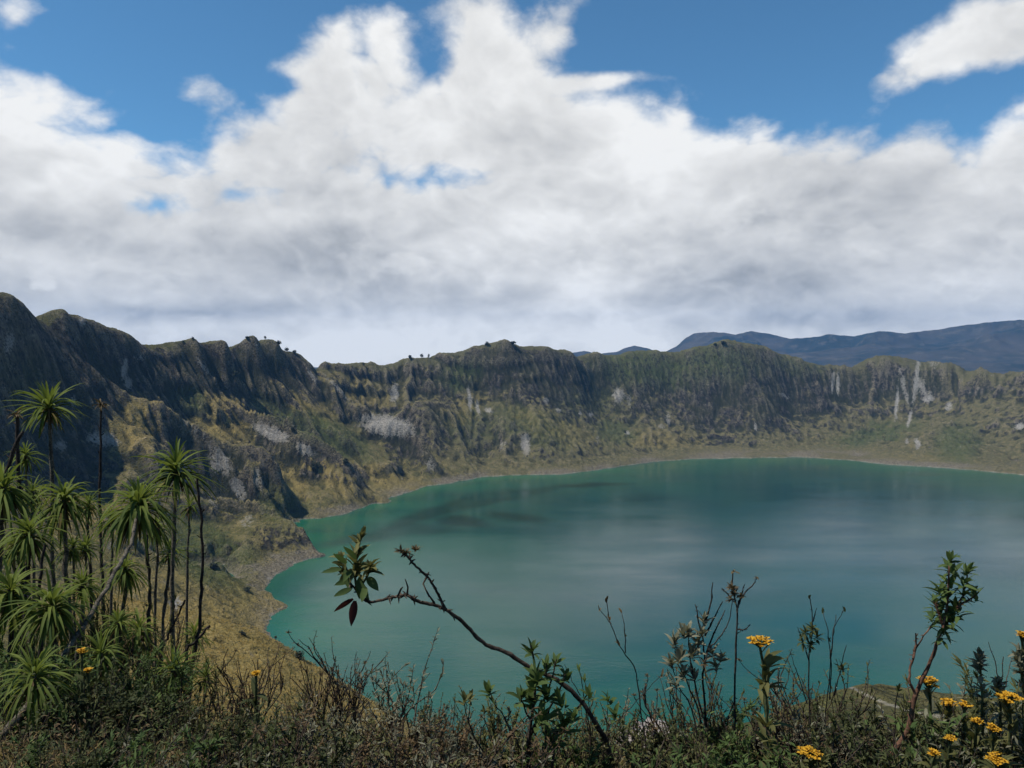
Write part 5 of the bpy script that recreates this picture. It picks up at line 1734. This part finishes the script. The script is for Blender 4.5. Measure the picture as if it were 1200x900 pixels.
# ------------------------------------------------------------------ ground cover close by
def near_cover():
    m = MB()
    n = 6000
    D = rng.uniform(1.75, 9.5, n) ** 1.0
    px = rng.uniform(-150, 1350, n)
    x = (px - W / 2) / F * D
    z = height(x, D)
    b = np.stack([x, D, z - 0.01], -1)
    b = np.repeat(b, 5, 0)
    k = len(b)
    b[:, :2] += rng.normal(0, 0.025, (k, 2))
    d = nrm(np.concatenate([rng.normal(0, 0.45, (k, 2)), np.ones((k, 1))], 1))
    m.leaves(b, d, rng.uniform(0.05, 0.20, k), rng.uniform(0.003, 0.008, k), bend=rng.uniform(0.1, 0.9, k), segs=3, kind='blade', tone=rng.random(k))
    o = m.build('dry_grass', ML['straw'])
    set_props(o, kind='stuff')
    for nm, mt, n, hh, sd in (('undergrowth', 'dark', 52000, 0.30, 77), ('dry_undergrowth', 'brown', 34000, 0.26, 78), ('olive_undergrowth', 'olive', 30000, 0.30, 79)):
        m = MB()
        D = rng.uniform(1.75, 8, n)
        px = rng.uniform(-150, 1350, n)
        x = (px - W / 2) / F * D
        hz = rng.random(n) ** 1.4 * np.where(px < 420, hh, hh * 0.5) * (0.6 + 0.8 * (fbm(x * 1.3, D * 1.3, 2, sd + 40) + 0.5))
        b = np.stack([x, D, height(x, D) + hz], -1)
        b = b[fbm(x * 3.5, D * 3.5, 2, sd) > -0.10]
        n = len(b)
        m.leaves(b, rand_dir(n, -0.1, 1), rng.uniform(0.010, 0.028, n), rng.uniform(0.004, 0.009, n), bend=0.4, segs=2, tone=np.clip(rng.normal(.45, .3, n), 0, 1))
        set_props(m.build(nm, ML[mt]), kind='stuff')
    m = MB()
    n = 2600
    D = rng.uniform(1.8, 6, n)
    px = rng.uniform(-100, 1300, n)
    x = (px - W / 2) / F * D
    z = height(x, D)
    for i in range(n):
        d = nrm(rng.normal(0, 0.4, 3) + np.array([0, 0, 1.0]))
        L = rng.uniform(0.12, 0.42) * (0.85 if px[i] < 420 else 0.7)
        p0 = np.array([x[i], D[i], z[i] - 0.02])
        p1 = p0 + d * L * 0.5
        p2 = p1 + nrm(d + rng.normal(0, 0.35, 3)) * L * 0.5
        m.tube([p0, p1, p2], np.array([0.0024, 0.0018, 0.001]), 4, tone=0.5)
    set_props(m.build('dry_twigs', MB_['brown']), kind='stuff')


near_cover()


# ------------------------------------------------------------------ trees and bushes far away on the crater
def far_mat():
    m, t = new_mat('far_tree_leaf')
    tone = t.attr('tone')
    c = t.mix(tone, (0.012, 0.017, 0.008), (0.042, 0.052, 0.020))
    p = t.n('ShaderNodeBsdfPrincipled', i_Base_Color=c, i_Roughness=0.9)
    t.n('ShaderNodeOutputMaterial', i_Surface=p.outputs[0])
    return m


FARM = far_mat()


def clump_leaves(mb, c, rx, rz, n, sz):
    d = rand_dir(n)
    r = rng.random(n) ** 0.4
    lump = 1 + 0.35 * np.sin(d[:, 0] * 5 + c[0]) * np.cos(d[:, 1] * 4 + c[1])
    b = c + d * (r * lump)[:, None] * np.array([rx, rx, rz])
    mb.leaves(b, rand_dir(n), sz * rng.uniform(0.6, 1.3, n), sz * 0.8, bend=0.2, segs=2, tone=np.clip(rng.normal(.4, .25, n), 0, 1))


def far_tree(label, px, py, wide, tall, trunk=True, name='small_tree', back=0.0):
    """find where the ray through the tree's foot meets the crater wall and stand it there"""
    dirv_ = ray(px, py)
    ds = np.arange(200, 3700, 4.0)
    k = ds / dirv_[1]
    zx = height(dirv_[0] * k, ds)
    zr = CAMZ + dirv_[2] * k
    hit = np.nonzero(zx > zr)[0]
    if len(hit): Dh = ds[hit[0]]
    else: Dh = ds[np.argmin(zr - zx)]
    Dh += back
    x = dirv_[0] / dirv_[1] * Dh
    z = height1(x, Dh)
    s_ = Dh / F
    base = np.array([x, Dh, z - 0.8])
    e = thing(name, label, 'tree' if trunk else 'bush', base, 'small trees and bushes on the crater rim' if trunk else 'bushes on the crater slopes')
    m = MB()
    H_ = tall * s_
    th = H_ * (0.22 if trunk else 0.08)
    m.tube([base, base + [0.1, 0, th * 0.6], base + [0, 0.1, th + H_ * 0.2]], [H_ * 0.045, H_ * 0.035, H_ * 0.015], 5)
    m.build('trunk', MB_['dark'], e, base)
    m = MB()
    rx, rz = wide * s_ * 0.5, (H_ - th * 0.6) * 0.5
    cc = base + np.array([0, 0, th * 0.6 + rz])
    for q in range(5):
        o = rand_dir(1)[0] * np.array([rx, rx, rz]) * 0.5
        clump_leaves(m, cc + o, rx * 0.62, rz * 0.7, 70, rx * 0.34)
    m.build('crown', FARM, e, base)


FT = [('lone small tree on the saddle left of the low humped rim', 215, 402, 4, 6), ('small tree beside the lone one on the left rim', 226, 399, 4, 7), ('bush on the flat top of the left rim hump', 290, 396, 7, 4), ('small tree at the right end of the left rim hump', 311, 396, 4, 6),
      ('first of the three bushes stepping down the rim hump on its right', 327, 403, 8, 7), ('second of the three bushes stepping down the rim hump', 336, 408, 7, 7), ('third and lowest of the bushes stepping down the rim hump', 345, 413, 6, 6),
      ('lone dot of a tree on the lowest saddle of the rim', 426, 427, 4, 6), ('left tree of the three on the pale knoll of the far rim', 480, 419, 6, 6), ('middle tree of the three on the pale knoll of the far rim', 494, 418, 5, 6), ('right tree of the three on the pale knoll of the far rim', 502, 418, 4, 7),
      ('bushy tree on the first peak of the far rim', 571, 404, 8, 6), ('wide low bush just right of the first peak of the far rim', 600, 402, 10, 4), ('small tree on top of the green peak of the far rim', 848, 402, 8, 5), ('tiny tree left of the green peak of the far rim', 838, 404, 5, 4)]
for lab, px, py, w_, t_ in FT:
    far_tree(lab, px, py + 1.5, w_ * 0.8, t_ * 0.75)
FB = [('dark round bush on the golden slope under the left rim hump', 276, 444, 11, 9), ('dark bush on the crest above the long pale cliff', 343, 507, 5, 6), ('round green bush below the long pale cliff', 370, 552, 12, 11), ('pair of low bushes on the golden slope right of the pale cliff', 405, 545, 8, 6),
      ('dark bush in the gully above the inlet', 318, 585, 8, 7), ('dark bush at the middle of the olive slope', 250, 668, 10, 8), ('dark bush above the beach on the olive slope', 290, 694, 9, 6), ('dark bush at the upper edge of the golden hill', 285, 744, 9, 6), ('dark bush on the shoulder of the golden hill over the water', 350, 772, 12, 9),
      ('tiny dark bush on the golden crest against the water', 323, 750, 4, 5), ('low bush on the end of the golden crest', 405, 822, 6, 5)]
for lab, px, py, w_, t_ in FB:
    far_tree(lab, px, py, w_, t_, False, 'slope_bush')


def hillside_scrub():
    """bushes too many to count over the near hills"""
    m = MB()
    n = 18000
    px = rng.uniform(-120, 470, n)
    D = rng.uniform(200, 1500, n) ** 1.0
    x = (px - W / 2) / F * D
    z = height(x, D)
    dens_ = fbm(x / 45, D / 45, 4, 501)
    ok = (z > LAKE + 8) & (dens_ > np.where(D < 560, 0.16, -0.10))
    x, y, z = x[ok], D[ok], z[ok]
    n = len(x)
    s_ = rng.uniform(0.8, 2.4, n) * np.where(y < 560, 0.6, 1.0)
    c = np.stack([x, y, z + s_ * 0.3], -1)
    k = 12
    b = np.repeat(c, k, 0) + rand_dir(n * k) * np.repeat(s_, k)[:, None] * np.array([0.7, 0.7, 0.5])
    m.leaves(b, rand_dir(n * k, -0.2, 1), np.repeat(s_, k) * rng.uniform(0.3, 0.7, n * k), np.repeat(s_, k) * 0.4, bend=0.3, segs=2, tone=np.clip(np.repeat(rng.random(n), k) * 0.7 + rng.normal(0, .2, n * k), 0, 1))
    set_props(m.build('hillside_scrub', ML['dark']), kind='stuff')
    m = MB()
    n = 30000
    px = rng.uniform(60, 470, n)
    D = rng.uniform(200, 560, n)
    x = (px - W / 2) / F * D
    z = height(x, D)
    b = np.stack([x, D, z - 0.05], -1)
    b = np.repeat(b, 3, 0)
    k = len(b)
    b[:, :2] += rng.normal(0, 0.3, (k, 2))
    m.leaves(b, nrm(np.concatenate([rng.normal(0, 0.4, (k, 2)), np.ones((k, 1))], 1)), rng.uniform(0.5, 1.2, k), rng.uniform(0.12, 0.3, k), bend=0.4, segs=2, kind='blade', tone=np.clip(rng.normal(0.6, 0.3, k), 0, 1))
    set_props(m.build('golden_grass', ML['gold']), kind='stuff')


hillside_scrub()
# ------------------------------------------------------------------ camera and output
cam = bpy.data.cameras.new('camera')
cam.sensor_fit = 'HORIZONTAL'
cam.sensor_width = 36
cam.lens = 36 * F / W
cam.clip_start = 0.05
cam.clip_end = 100000
co = bpy.data.objects.new('camera', cam)
COL.objects.link(co)
co.location = (0, 0, CAMZ)
co.rotation_euler = (R(90) - PITCH, 0, 0)
scene.camera = co
vs = scene.view_settings
vs.view_transform = 'Standard'
vs.look = 'None'
vs.exposure = 0
vs.gamma = 1
vs.use_curve_mapping = False
scene.cycles.use_denoising = True
scene.cycles.max_bounces = 6
scene.cycles.diffuse_bounces = 2
scene.cycles.glossy_bounces = 2
scene.cycles.transmission_bounces = 3
scene.cycles.transparent_max_bounces = 8
scene.cycles.volume_bounces = 1
scene.cycles.use_adaptive_sampling = True
scene.cycles.adaptive_threshold = 0.02
